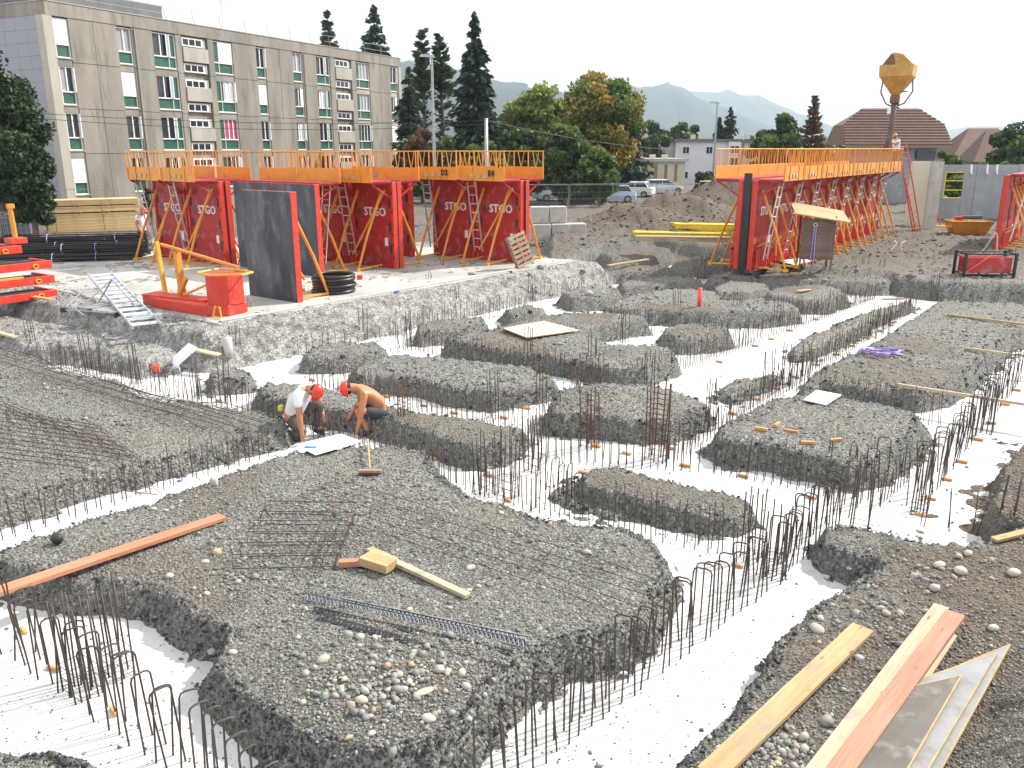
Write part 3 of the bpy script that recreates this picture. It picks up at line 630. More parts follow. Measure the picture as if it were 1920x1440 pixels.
# straight starters along the trench lines
BM = []
for k, (h, r_) in enumerate(((.50, .0072), (.58, .0072), (.66, .0075), (.44, .007))):
    BM.append(MB().tube([(0, 0, 0), (R.gauss(0, .006), R.gauss(0, .006), h * .5), (R.gauss(0, .012), R.gauss(0, .012), h)], r_, 5).mesh('rebar', MT['rebar'], True))
LINES = [  # (near end px, far end px, spacing, second row offset, place)
 ((0,1012),(500,855),.24,.12,'in the narrow white trench left of the big gravel island'),
 ((595,826),(840,905),.17,.13,'in the trench before the crouching men'),
 ((835,903),(1000,955),.19,.13,'in the trench between long mound and big island'),
 ((1000,955),(1395,1048),.2,.13,'in the trench in front of the long low gravel bank'),
 ((985,862),(1340,885),.17,.13,'in the wide white trench behind the long low gravel bank'),
 ((1340,885),(1650,948),.17,.13,'in the trench in front of the square gravel island'),
 ((1650,948),(1700,905),.18,0,'at the right corner of the square gravel island'),
 ((95,688),(470,778),.2,.12,'in the white trench behind the mesh-covered gravel area'),
 ((470,778),(600,815),.2,.12,'in the trench left of the man in the white shirt'),
 ((585,720),(985,818),.17,.12,'in the trench between long and flat mounds'),
 ((985,850),(1120,722),.2,.12,'in the trench left of the rusty cages'),
 ((745,652),(1150,728),.19,.12,'in the trench behind the flat mound'),
 ((1190,724),(1640,562),.22,.14,'along the broad diagonal trench, left line'),
 ((1262,862),(1715,580),.22,.14,'along the broad diagonal trench, right line'),
 ((1470,728),(1760,800),.22,.12,'between the two large right-hand gravel islands'),
 ((560,668),(800,655),.25,0,'in front of the small mound below the slab'),
 ((740,632),(1000,583),.24,.12,'in the trench behind the board-topped mound'),
 ((880,578),(1090,552),.24,0,'in the trench at the foot of the slab bank'),
 ((1130,605),(1400,650),.24,.12,'in the hooked white bay right of the board-topped mound'),
 ((1110,562),(1180,548),.25,0,'beside the round mound beyond the slab corner'),
 ((1380,600),(1520,588),.24,0,'behind the mound with the red post'),
 ((1520,590),(1640,560),.26,0,'beyond the mound with the red post'),
 ((1730,560),(1900,552),.26,.12,'in the trench at the far right'),
 ((1430,530),(1640,545),.28,0,'in the far trench below the wooden hut'),
 ((1150,512),(1420,505),.32,0,'in the far trench beyond the slab corner'),
 ((1250,985),(1420,1080),.4,0,'right of the long low gravel bank'),
 ((1730,985),(1880,1010),.35,.1,'at the right-hand end of the near cross trench'),
]
cand = []
for a, b, spc, off, place in LINES:
    pa, pb = P(*a), P(*b); L = math.dist(pa, pb); n = max(2, int(L / (spc * .72))); dx, dy = (pb[0] - pa[0]) / L, (pb[1] - pa[1]) / L
    for k in range(n + 1):
        for side in ((-1, 1) if off else (0,)):
            if R.random() < .04: continue
            t = (k + R.uniform(-.10, .10)) / n; p = lerp(pa, pb, t); p = (p[0] - dy * off / 2 * side, p[1] + dx * off / 2 * side)
            cand.append((math.hypot(*p), p, place, (k, side)))
cand.sort(key=lambda c_: c_[0])
far = MB()
for k, (D, p, place, d) in enumerate(cand):
    if k < 300:
        o = link('rebar', BM[R.randrange(4)]); o.location = (p[0], p[1], -.01); o.rotation_euler = (R.gauss(0, .035), R.gauss(0, .035), R.uniform(0, 6))
        lab = ordn(d[0]) + ' thin upright rebar' + {-1: ' of the left line ', 1: ' of the right line ', 0: ' '}[d[1]] + place if d[0] < 48 else 'thin upright rebar far along ' + place
        tag(o, ' '.join(lab.split()[:16]), 'rebar', 'upright rebars ' + place)
    else:
        h = R.uniform(.42, .66); far.tube([(p[0], p[1], -.01), (p[0] + R.gauss(0, .03), p[1] + R.gauss(0, .03), h)], .0072, 4)
o = far.build('distant_rebars', MT['rebar']); o['kind'] = 'stuff'

# bundles of tall column starters
cage_cache = {}
def cage(px, py, h, n, wx, wy, lab, rust=False, ties=2, name='rebar_cage', z=None, thick=.009):
    p = P(px, py, 0) if z is None else P(px, py, z)
    t = thing(name, lab, 'rebar cage', (p[0], p[1], -.02 if z is None else z), A0 + R.gauss(0, .06), 'tall bundles of column starter bars')
    key = (round(h, 1), rust, thick)
    mt = MT['rust'] if rust else MT['rebar']
    if key not in cage_cache: cage_cache[key] = MB().tube([(0, 0, 0), (.006, -.004, h * .5), (0, .01, h)], thick, 6).mesh('bar', mt, True)
    m = cage_cache[key]; pos = []
    per = [(-1, -1), (1, -1), (1, 1), (-1, 1), (0, -1), (0, 1), (-1, 0), (1, 0)] if n > 3 else [(-1, 0), (.2, .2), (1, 0)]
    for k in range(n):
        a, b = per[k % 8]; o = link('bar', m, t); o.location = (a * wx / 2 + R.gauss(0, .006), b * wy / 2 + R.gauss(0, .006), 0)
        o.rotation_euler = (R.gauss(0, .022), R.gauss(0, .022), R.uniform(0, 6)); o.scale = (1, 1, R.uniform(.93, 1.06))
    x, y = wx / 2 + .008, wy / 2 + .008
    for k in range(ties):
        zz = .06 + k * (h * .85 / max(1, ties - 1) if ties > 3 else .12)
        MB().ring([(-x, -y, 0), (x, -y, 0), (x, y, 0), (-x, y, 0)], .004, 4).build('tie', mt, t).location = (0, 0, zz)
    return t
CG = [(64,665,'by the left edge below the grey bank',4),(163,695,'left of a pair of bar bundles behind the mesh area',4),(190,702,'right of a pair of bar bundles behind the mesh area',3),(256,720,'behind the mesh area, left of the leaning white board',4),(370,748,'left of the tiny mound by the white board',3),(423,755,'in front of the tiny mound',4),(446,682,'beside the concrete pipe stub under the slab corner',4),
 (682,637,'standing before the slab bank left of the small mound',4),(767,650,'left of the board-topped mound',3),(855,592,'at the foot of the bank below the slab, centre',4),(997,565,'at the bank below the slab, right of centre',4),(1108,520,'beyond the slab corner by the leaning pallet',4),
 (990,686,'in front of the pinkish board',4),(1110,702,'right of the pinkish board',4),(1217,740,'behind the rusty cage on the mound',4),(1170,643,'in the hooked white bay',5),(1015,758,'behind the left rusty cage',4),(925,785,'at the front of the flat rectangular mound',4),
 (1331,805,'right of the rusty cages in the diagonal trench',5),(1440,738,'lowest of three bundles along the diagonal trench',4),(1473,723,'middle of three bundles along the diagonal trench',4),(1509,717,'topmost of three bundles along the diagonal trench',4),
 (1636,635,'left of a pair far along the diagonal trench',4),(1660,628,'right of a pair far along the diagonal trench',4),(1850,811,'amid the hoops right of the thin plank',5),(1722,962,'at the near end of the hoop row behind the square island',6),(1881,1012,'at the right edge beside the dirt bank',4),
 (1268,600,'in front of the red post mound',4),(1382,600,'right of the red post',4),(1458,612,'right end of the red post mound',4),(1318,528,'in the far trench left of the red formwork',3),(1545,512,'in front of the wooden hut',3),(1620,525,'left of the far bundles at the right',4),(1650,530,'second of the far bundles at the right',4),(1750,565,'third of the far bundles at the right',5),(1790,560,'fourth of the far bundles at the right',4)]
for px, py, pl, n in CG:
    cage(px, py, .92, n, .16, .12, 'bundle of tall rebars ' + pl)
cage(155, 1297, .98, 8, .30, .20, 'dense dark rebar cage, left of two in the bottom-left trench bay', ties=3)
cage(222, 1262, .98, 8, .26, .18, 'dense dark rebar cage, right of two in the bottom-left trench bay', ties=3)
cage(906, 925, .92, 6, .2, .16, 'dark rebar cage, left of three in the trench below the long mound')
cage(950, 930, 1.02, 8, .28, .2, 'dark rebar cage, middle and largest of three below the long mound', ties=3)
cage(1003, 885, .95, 7, .26, .2, 'dark rebar cage, right of three below the long mound', ties=3)
cage(1106, 838, 1.05, 6, .22, .22, 'square rusty column cage with many ties, left of two on the mound', True, 12, thick=.011)
cage(1232, 862, 1.3, 8, .30, .26, 'large rusty column cage with many ties, right of two on the mound', True, 14, thick=.011)
cage(760, 815, .95, 6, .14, .14, 'slim rusty column cage with ties right of the crouching men', True, 12, thick=.008)
cage(1408, 1045, .9, 6, .2, .16, 'dark rebar cage at the right end of the long low gravel bank', ties=3)
cage(1452, 1085, .95, 6, .22, .16, 'dark rebar cage inside the dense hoop cluster at the trench crossing', ties=3)
cage(1610, 1000, .8, 4, .2, .14, 'dark rebar bundle in front of the square gravel island', ties=2)
cage(1560, 858, .28, 2, .1, .02, 'pair of short bars sticking out of the square gravel island, left', ties=0, name='rebar_pair', z=.28)
cage(1600, 868, .28, 3, .12, .05, 'three short bars sticking out of the square gravel island, right', ties=0, name='rebar_pair', z=.28)

# timber spacer blocks tied to the feet of the hoops
bmk = MB().box((0, 0, .02), (.17, .042, .042)).mesh('spacer_block', MT['block'], bevel=.004)
SPB = [(45,1185,'at the left frame edge'),(100,1256,'upper of two in the bottom-left bay'),(214,1337,'lower of two in the bottom-left bay'),(1382,1063,'in the hoop row beyond the big island'),(1094,888,'left of the long bank'),(952,940,'left of the near trench'),(1725,967,'nearest along the hoop row'),(1745,937,'second along the hoop row'),(1775,901,'third along the hoop row'),(1803,868,'fourth along the hoop row'),(1833,826,'fifth along the hoop row'),(1858,795,'sixth along the hoop row'),(1884,760,'seventh along the hoop row'),(1905,733,'eighth along the hoop row'),
 (1255,842,'by the big rusty cage'),(1118,838,'at the foot of the left rusty cage'),(1175,852,'between the rusty cages'),(1284,875,'right of the big rusty cage'),(1373,777,'nearest on the diagonal trench'),(1417,750,'second on the diagonal trench'),(1455,730,'third on the diagonal trench'),(1492,709,'fourth on the diagonal trench'),(1530,685,'fifth on the diagonal trench'),(1568,666,'sixth on the diagonal trench'),(1597,650,'seventh on the diagonal trench'),(1625,635,'eighth on the diagonal trench'),(1650,622,'ninth on the diagonal trench'),(1670,611,'tenth on the diagonal trench'),
 (1349,680,'nearest on the left line of the diagonal trench'),(1416,650,'second on the left line of the diagonal trench'),(1446,637,'third on the left line of the diagonal trench'),(1481,621,'fourth on the left line of the diagonal trench'),(1530,600,'fifth on the left line of the diagonal trench'),(1575,581,'sixth on the left line of the diagonal trench'),
 (585,714,'behind the man in the white shirt'),(600,698,'further behind the man in the white shirt'),(945,785,'right of the flat rectangular mound'),(988,767,'by the trench bars behind the rusty cages'),(852,776,'in front of the flat rectangular mound'),(1080,713,'behind the mound with the rusty cages'),(606,806,'by the foot of the man in the white shirt'),(725,745,'behind the shirtless man'),(795,762,'right of the shirtless man'),(1393,895,'in front of the square gravel island'),(1521,935,'at the near corner of the square gravel island'),(811,862,'in the trench below the long mound'),(915,893,'beside the left dark cage'),(410,753,'by the tiny mound')]
for k, (px, py, pl) in enumerate(SPB):
    p = P(px, py, .0); o = link('spacer_block', bmk); o.location = (p[0], p[1], .005); o.rotation_euler = (0, 0, A0 + R.gauss(0, .12)); s_ = .85 if py > 900 else 1.0; o.scale = (s_,) * 3
    tag(o, 'small orange timber spacer ' + pl, 'timber block', 'timber spacers at the feet of the rebars')
for k, (px, py, pl) in enumerate([(1427,808,'left of the group'),(1457,800,'upper left of the group'),(1484,812,'middle of the group'),(1514,834,'lower middle of the group'),(1567,829,'right end of the group, above the short bars')]):
    q = PG(px, py); o = link('spacer_block', bmk); o.location = (q.x, q.y, q.z + .005); o.rotation_euler = (0, 0, R.uniform(-1, 1)); o.scale = (1.2,) * 3
    tag(o, 'loose orange timber block, ' + pl.split(',')[0] + ' on the square gravel island', 'timber block', 'loose timber blocks on the square island')

# ------------------------------------------------------------------ mats of reinforcement lying on the left area
def gmesh_line(mbx, a, b, r_, lift, k=6):
    pts = []
    for i_ in range(k + 1):
        p = lerp(a, b, i_ / k); pts.append((p[0], p[1], 0))
    arr = np.array(pts); hh = relief(arr[:, 0], arr[:, 1], False)[0]
    return [(x_, y_, max(h_, .02) + lift) for (x_, y_, _), h_ in zip(pts, hh)]
def mat_thing(a, b, c_, d, n1, n2, lab, r_=.005, lift=.05, grp=None, two=False, mt='rebar'):
    """a b c d: corners (a-b one side, d-c the opposite one); n1 bars joining ab to dc, n2 bars along ab"""
    pa, pb, pc, pd = (P(*q, .3) for q in (a, b, c_, d)); t = thing('rebar_mat', lab, 'rebar mat', (0, 0, 0), 0, grp)
    for lev in ((0, .07) if two else (0,)):
        for k in range(n1):
            u = k / (n1 - 1) + R.uniform(-.3, .3) / n1; p = lerp(pa, pb, u); q = lerp(pd, pc, u + R.gauss(0, .004))
            MB().tube(gmesh_line(None, p, q, r_, lift + lev), r_, 4).build('bar', MT[mt], t)
        for k in range(n2):
            v_ = (k + .5) / n2; p = lerp(pa, pd, v_); q = lerp(pb, pc, v_)
            MB().tube(gmesh_line(None, p, q, r_, lift + lev + r_ * 2), r_ * 1.3, 4).build('cross_bar', MT[mt], t)
    return t
mat_thing((-60,672),(440,830),(532,790),(60,650),64,5,'long mat of closely spaced rebars lying across the gravel area at left', grp='rebar mats lying on the ground', lift=.08, two=False)
mat_thing((120,742),(470,838),(500,802),(200,722),34,3,'dense second layer of rebars on the right part of the left gravel area', grp='rebar mats lying on the ground', lift=.14)
mat_thing((-80,860),(300,905),(180,800),(-60,760),10,12,'open rusty mesh mat lying at the near left of the gravel area', grp='rebar mats lying on the ground', lift=.04, mt='rust')
mat_thing((0,772),(245,872),(262,860),(20,762),20,3,'narrow ladder-like rebar strip lying diagonally on the left gravel area', grp='rebar mats lying on the ground', lift=.09)
mat_thing((520,960),(1180,1180),(1240,1090),(640,905),9,5,'wide-meshed thin steel mat lying on the right half of the big gravel island', grp='rebar mats lying on the ground', r_=.0035, lift=.04, mt='rust')

# stirrup cage lying in the foreground
t = thing('stirrup_cage', 'row of dark rectangular stirrups tied together, lying on the big gravel island', 'rebar cage')
L0, L1 = PG(438, 1072), PG(500, 965); R0, R1 = PG(632, 1068), PG(668, 968)
for k in range(6):
    u = k / 5; a = lerp(L0, L1, u); b = lerp(R0, R1, u); hgt = .17; z = L0.z + .03 + .012 * R.random()
    MB().ring([(a[0], a[1], z), (b[0], b[1], z), (b[0], b[1], z + hgt), (a[0], a[1], z + hgt)], .006, 5).build('stirrup', MT['rebar'], t)
for v_ in (.78, .98):
    for zz in (.03, .17):
        a = lerp(L0, R0, v_); b = lerp(L1, R1, v_); MB().tube([(a[0], a[1], L0.z + zz + .008), (b[0], b[1], L0.z + zz + .008)], .007, 5).build('long_bar', MT['rust'] if zz > .1 else MT['rebar'], t)

# perforated expanded-metal strips
def strip(a, b, wd, lab, seed, tilt=.0):
    q = random.Random(seed); pa, pb = PG(*a), PG(*b); t = thing('perforated_strip', lab, 'metal strip', tuple(pa), math.atan2(pb.y - pa.y, pb.x - pa.x), 'perforated metal strips on the big gravel island')
    L = math.dist(pa[:2], pb[:2]); mb = MB(); n = int(L / .045)
    for s_ in (-1, 1):
        mb.beam((0, s_ * wd / 2, .02), (L, s_ * wd / 2, .02), .008, .012)
        for k in range(n):
            x0 = k * L / n; mb.beam((x0, s_ * wd / 2, .022), (x0 + L / n / 2, s_ * wd * .1, .04 + tilt), .010, .003); mb.beam((x0 + L / n / 2, s_ * wd * .1, .04 + tilt), (x0 + L / n, s_ * wd / 2, .022), .010, .003)
    mb.build('lattice', MT['steel' if seed % 2 else 'darkmetal'], t)
    MB().beam((0, 0, .045 + tilt), (L, 0, .045 + tilt), wd * .12, .004).build('spine', MT['darkmetal'], t)
    return t
strip((640,1130),(990,1205),.09,'perforated grey metal strip, uppermost of the bundle below the batten',1)
strip((575,1125),(985,1212),.09,'perforated grey metal strip, second of the bundle and sticking out furthest left',3,.02)
strip((590,1145),(960,1228),.075,'dark perforated metal strip, third of the bundle, partly sunk in gravel',2)
strip((600,1160),(950,1255),.10,'dark perforated metal strip, lowest of the bundle, nearly lost in gravel',4)
# ------------------------------------------------------------------ formwork panels
PW, PH = 2.04, 2.87
def text_mesh(txt, size, mat, ext=.004, bold=.0):
    c_ = bpy.data.curves.new('lettering', 'FONT'); c_.body = txt; c_.size = size; c_.extrude = ext; c_.offset = bold
    c_.align_x = 'CENTER'; c_.align_y = 'CENTER'; c_.resolution_u = 2
    o = bpy.data.objects.new('lettering', c_); C.objects.link(o)
    dg = bpy.context.evaluated_depsgraph_get(); m = bpy.data.meshes.new_from_object(o.evaluated_get(dg))
    bpy.data.objects.remove(o); bpy.data.curves.remove(c_)
    m.transform(Matrix.Rotation(math.pi / 2, 4, 'X')); m.materials.clear(); m.materials.append(mat); m.name = 'lettering'; return m
TX = text_mesh('STGO', .40, MT['white'], .004, .008)
TK = [text_mesh(q, .26, MT['black'], .003, .012) for q in ('D2', 'E4', 'C3')]
def ladder_parts(t, x, y0, y1, z0, z1, wd=.36, r_=.016, mat='alu', n=8, name='ladder'):
    mb = MB()
    for s_ in (-1, 1): mb.beam((x + s_ * wd / 2, y0, z0), (x + s_ * wd / 2, y1, z1), .03, .045)
    o = mb.build(name, MT[mat], t)
    m = MB().tube([(-wd / 2, 0, 0), (wd / 2, 0, 0)], r_, 5).mesh('rung', MT[mat])
    for k in range(n):
        u = (k + .5) / n; g = link('rung', m, o); g.location = (x, y0 + (y1 - y0) * u, z0 + (z1 - z0) * u)
    return o
def kick_parts(t, mark=None, vb=True, ends=(1, 1), mt='orange'):
    """working platform on brackets with sheet toe board and guard rail (local y towards the worker is negative)"""
    MB().span((0.01, -.88, PH + .0), (PW - .01, -.02, PH + .05)).build('platform_floor', MT['red'], t)
    MB().span((0.02, -.90, PH - .01), (PW - .02, -.875, PH + .44)).build('toe_board', MT[mt], t, bevel=.004)
    rb = MB()
    for k in (0, .27, .73, 1): rb.span((.03 + k * (PW - .12), -.925, PH - .0), (.03 + k * (PW - .12) + .06, -.903, PH + .45))
    rb.build('toe_board_rib', MT[mt], t)
    r_ = MB().tube([(.02, -.9, PH + .98), (PW - .02, -.9, PH + .98)], .021, 6); r_.build('top_rail', MT['yellow'], t)
    pm = MB().tube([(0, 0, .44), (0, 0, .98)], .022, 6).mesh('rail_post', MT[mt])
    for x in (.05, .70, 1.34, PW - .05): link('rail_post', pm, t).location = (x, -.9, PH)
    vm = MB().tube([(-.14, 0, .98), (-.02, 0, .44)], .014, 5).tube([(.14, 0, .98), (.02, 0, .44)], .014, 5).mesh('rail_brace', MT[mt])
    if vb:
        for x in (.37, 1.02, 1.67): link('rail_brace', vm, t).location = (x, -.9, PH)
    for k in range(3): MB().span((.5 + k * .32, -.931, PH + .1), (.5 + k * .32 + .16, -.926, PH + .22)).build('marking_plate', MT['pale'], t)
    if mark is not None: link('lettering', TK[mark], t).location = (1.45, -.932, PH + .24)
    br = MB()
    for x in (.12, PW - .12):
        br.beam((x, -.02, PH - .5), (x, -.86, PH - .03), .05, .05).beam((x, -.02, PH - .03), (x, -.86, PH - .03), .05, .06)
    br.build('platform_bracket', MT['red'], t)
def panel_parts(t, kind='parked', ladder=None, mark=None, text=True, braces=True, platform=True):
    T = .20
    MB().span((.004, T - .011, 0.004), (PW - .004, T, PH - .004)).build('steel_skin', MT['skin'], t)
    MB().span((.06, .05, .1), (PW - .06, .075, PH - .08)).build('back_sheet', MT['red'], t)
    fr = MB()
    fr.span((0, 0, .0), (.10, T - .013, PH)).build('edge_post', MT['redside'], t, bevel=.006); MB().span((PW - .10, 0, 0), (PW, T - .013, PH)).build('edge_post', MT['redside'], t, bevel=.006)
    
    rl = MB(); rl.span((.102, .0, .0), (PW - .102, T - .04, .12)); rl.span((.102, .0, PH - .1), (PW - .102, T - .04, PH)); rl.build('cross_rail', MT['red'], t)
    ho = MB()
    for z in (.35, .8, 1.15, 1.9, 2.5):
        for x in (.05, PW - .05): ho.span((x - .022, -.006, z - .06), (x + .022, -.001, z + .06))
    ho.build('pin_slot', MT['black'], t)
    ho = MB()
    for z in (.5, 1.25, 2.0):
        for x in (.16, PW - .26): ho.span((x, .035, z), (x + .10, .048, z + .30))
    ho.build('pocket', MT['boot'], t)
    if text:
        link('lettering', TX, t).location = (PW * .55, .042, 1.86)
        MB().span((.30, .040, 1.72), (.42, .048, 2.0)).build('label_plate', MT['green'], t)
        MB().span((1.55, .040, .75), (1.70, .048, 1.02)).build('notice', MT['white'], t)
    if kind == 'row':
        g = MB().span((-.022, -.16, .04), (.022, -.12, .62)).mesh('foot_bar', MT['redside'])
        for k in range(11): link('foot_bar', g, t).location = (.1 + k * .185, 0, 0)
        MB().span((.02, -.18, .62), (PW - .02, -.10, .70)).build('foot_rail', MT['red'], t)
        MB().span((.02, -.18, .0), (PW - .02, -.10, .05)).build('foot_rail', MT['red'], t)
        for x in (.35, 1.05, 1.7): MB().tube([(x, -.02, .74), (x + .05, -.34, .92), (x + .18, -.32, 1.0)], .02, 5).build('jack_screw', MT['yellow'], t)
    if braces:
        for x, xo in ((.42, .30), (PW - .48, PW - .60)):
            b_ = MB().tube([(x, -.03, PH - .3), (x + (xo - x) * .6, -.70, PH * .40), (xo, -1.12, .07)], [.05, .046, .04], 7).build('brace', MT['orange'], t)
            MB().beam((xo, -1.15, .05), (xo, -.02, .10), .05, .05).build('foot_strut', MT['yellow'], b_)
            MB().box((xo, -1.13, .05), (.12, .14, .09)).build('brace_foot', MT['yellow'], b_)
        MB().tube([(PW - .30, -.06, PH - .25), (.65, -.62, .45)], .036, 6).build('diagonal', MT['orange'], t)
    if ladder is not None: ladder_parts(t, ladder, -.72, -.34, PH - .05, .35)
    if platform: kick_parts(t, mark)
def panel(s, t_, rot, lab, grp, z, **k):
    x, y = ST(s, t_); o = thing('formwork_panel', lab, 'formwork panel', (x, y, z), rot, grp); panel_parts(o, **k); return o
G1 = 'red steel wall formwork parked on the slab'
FRONT, BACK, RIGHT = A0, A0 + math.pi, A0 + math.pi / 2
# left wall, brace side to the camera
for k, (ladr, mk) in enumerate(((.35, None), (.30, None))):
    panel(17.45, -29.75 + k * 2.14, FRONT, ['red STGO formwork panel at the far left of the slab, beside the timber stack', 'red formwork panel with STGO lettering and ladder, immediately left of the grey steel faces'][k], G1, SZ, ladder=ladr, mark=mk)
for k in range(2):
    panel(17.87, -27.65 + k * 2.12, BACK, ['formwork panel standing back to back behind the far left STGO panel', 'formwork panel back to back behind the panel left of the grey faces'][k], G1, SZ, text=False)
# two dark faces towards the camera
panel(14.35, -17.72, BACK, 'nearest formwork panel showing its blue-grey steel face, at the slab corner', G1, SZ, ladder=None, platform=False, text=True)
pf = panel(17.8, -20.85, BACK, 'formwork panel with blue-grey steel face, right one of the second rank', G1, SZ, ladder=.5)
panel(17.8, -22.95, BACK, 'formwork panel with blue-grey steel face, left one of the second rank', G1, SZ, ladder=1.5)
# middle wall
for k, (ladr, mk) in enumerate(((None, None), (.35, None))):
    panel(20.4, -24.4 + k * 2.1, FRONT, ['middle red formwork panel, mostly hidden behind the grey steel face', 'middle red formwork panel with STGO lettering and ladder, right of the hose coil'][k], G1, SZ, ladder=ladr, mark=mk)
panel(20.82, -20.25, BACK, 'formwork panel back to back behind the middle STGO panel', G1, SZ, text=False)
panel(23.1, -24.1, FRONT, 'red formwork panel deep in the gap between the middle and right walls', G1, SZ, text=False)
# right wall
for k, (ladr, mk) in enumerate(((.35, 0), (.40, 1))):
    panel(24.1, -21.85 + k * 2.12, FRONT, ['left red panel of the right-hand parked wall with STGO lettering', 'right red panel of the right-hand parked wall, with the pallet leaning near it'][k], G1, SZ, ladder=ladr, mark=mk)
for k in range(2):
    panel(24.52, -19.75 + k * 2.12, BACK, ['formwork panel behind the left panel of the right-hand wall', 'formwork panel behind the right panel, its orange brace leaning out at the end'][k], G1, SZ, text=False, mark=2 if k else None)
# standing row at the right
G2 = 'row of red wall formwork standing at the right'
for k in range(8):
    o = panel(28.9 + k * (PW + .01), -11.05, RIGHT, f'{ordn(k)} red panel from the near end of the long formwork row at right', G2, .62, kind='row', ladder=.35, text=True)
for k in range(8):
    o = panel(28.9 + (k + 1) * (PW + .01), -11.75, RIGHT + math.pi, f'{ordn(k)} rear panel from the near end of the long formwork row at right', G2, .62, kind='row', text=False)
for o in [q for q in C.objects if q.get('group') == G2]: o.location.z = gz(*o.location.xy) * 0 + .62; o.scale = (1, 1, 1.08)
# the dark concrete stop between the two near ends
MB().span((-.06, .21, 0), (0.0, .48, 3.1)).build('stop_end', MT['plasticblk'], [q for q in C.objects if q.get('group') == G2][0])
# cropped formwork at the right frame edge
pb = P(1884, 470, .62); e = toST(pb)
for k in range(3):
    panel(e[0] + k * 2.05, e[1] - .25, RIGHT + math.pi if 0 else RIGHT, f'{ordn(k)} red panel of the formwork cut off by the right frame edge', 'red formwork at the right frame edge', .62, kind='row', ladder=.35, text=False).scale = (1, 1, 1.08)
# ------------------------------------------------------------------ things on the slab and left of it
# formwork bracket frame lying flat
a, b = P(262, 572, SZ), P(435, 592, SZ); t = thing('lying_formwork', 'small scarlet formwork element with orange arms lying flat at the slab corner', 'formwork element', (a[0], a[1], SZ), math.atan2(b[1] - a[1], b[0] - a[0]))
L = math.dist(a, b)
MB().prism([(-.05, .15), (.9, -.15), (L - .5, -.35), (L, -.1), (L, .55), (.1, .55)], .01, .26).build('bed_frame', MT['redside'], t, bevel=.01)
MB().span((.1, .0, .262), (L - .9, .5, .30)).build('bed_sheet', MT['redside'], t)
q = []
for k in range(9): an = math.pi * (k / 8); q.append((L - .35 + .38 * math.cos(an), .1 - .36 * math.sin(an)))
q += [(L - .73, .45), (L + .03, .45)]
MB().prism(q, .262, 1.0).build('drum', MT['redside'], t, bevel=.01)
MB().ring([(L - .85, .55, 1.03), (L - .8, -.2, 1.03), (L - .2, -.42, 1.03), (L + .55, -.1, 1.06), (L + .5, .3, 1.06), (L, .55, 1.03)], .028, 6).build('ring_rail', MT['yellow'], t)
MB().tube([(.45, .5, 1.55), (L - .1, .45, 1.12)], .045, 6).build('arm', MT['orange'], t)
MB().beam((.42, .5, .3), (.3, .5, 1.62), .1, .08).build('arm_post', MT['yellow'], t)
MB().beam((1.05, .5, .3), (1.0, .5, 1.4), .16, .12).beam((1.0, .45, .3), (1.35, .4, .75), .1, .1).build('hinge_post', MT['orange'], t)
MB().tube([(L - 1.9, .3, .32), (L - .5, .45, .9)], .035, 6).build('stay', MT['yellow'], t)
MB().ring([(L - .15, -.46, .05), (L - .05, -.46, .3), (L + .08, -.46, .3), (L + .12, -.46, .05)], .025, 5).build('lifting_eye', MT['yellow'], t)
# stack of red formwork at the left edge
p0 = P(108, 553, .85); z = .80
_q = P(0, 568, .85); rz = math.atan2(p0[1] - _q[1], p0[0] - _q[0])
for k in range(4):
    t = thing('stacked_formwork', ['lowest', 'second from bottom', 'third from bottom', 'topmost'][k] + ' scarlet formwork panel of the stack at the left frame edge', 'formwork panel', (p0[0] - .04 * k - .75 * (k == 3), p0[1] + .04 * k, z + k * .40), rz, 'scarlet formwork panels stacked at the left edge')
    w_ = 3.4 if k < 3 else 2.4
    fr = MB(); fr.span((-w_, -.02, 0), (0, .06, .21)); fr.build('side_rail', MT['redside'], t, bevel=.01)
    MB().span((-.09, .065, 0), (0, 1.1, .20)).build('end_rail', MT['redside'], t, bevel=.01)
    MB().span((-w_, .065, .12), (-.095, 1.1, .14)).build('sheet', MT['boot'], t)
    MB().span((-w_, .02, .172), (-.5 - .3 * (k % 2), .3, .25)).build('packing', MT['yellow' if k % 2 else 'boot'], t)
    MB().ring([(-.45 + .07 * math.cos(j), -.035, .09 + .055 * math.sin(j)) for j in (0, .8, 1.6, 2.4, 3.1, 3.9, 4.7, 5.5)], .018, 5).build('lug', MT['yellow'], t)
t = thing('upright_jack', 'orange post standing on top of the scarlet stack at the left edge', 'jack post', (p0[0] - 1.25, p0[1] + .55, z + 1.42), rz)
MB().tube([(0, 0, .15), (-.02, 0, .95), (0, 0, 1.0)], .07, 8).build('post', MT['orange'], t)
MB().box((0, 0, .08), (.45, .4, .16)).build('base', MT['redside'], t, bevel=.01); MB().box((0, 0, 1.03), (.16, .16, .12)).build('head', MT['orange'], t)
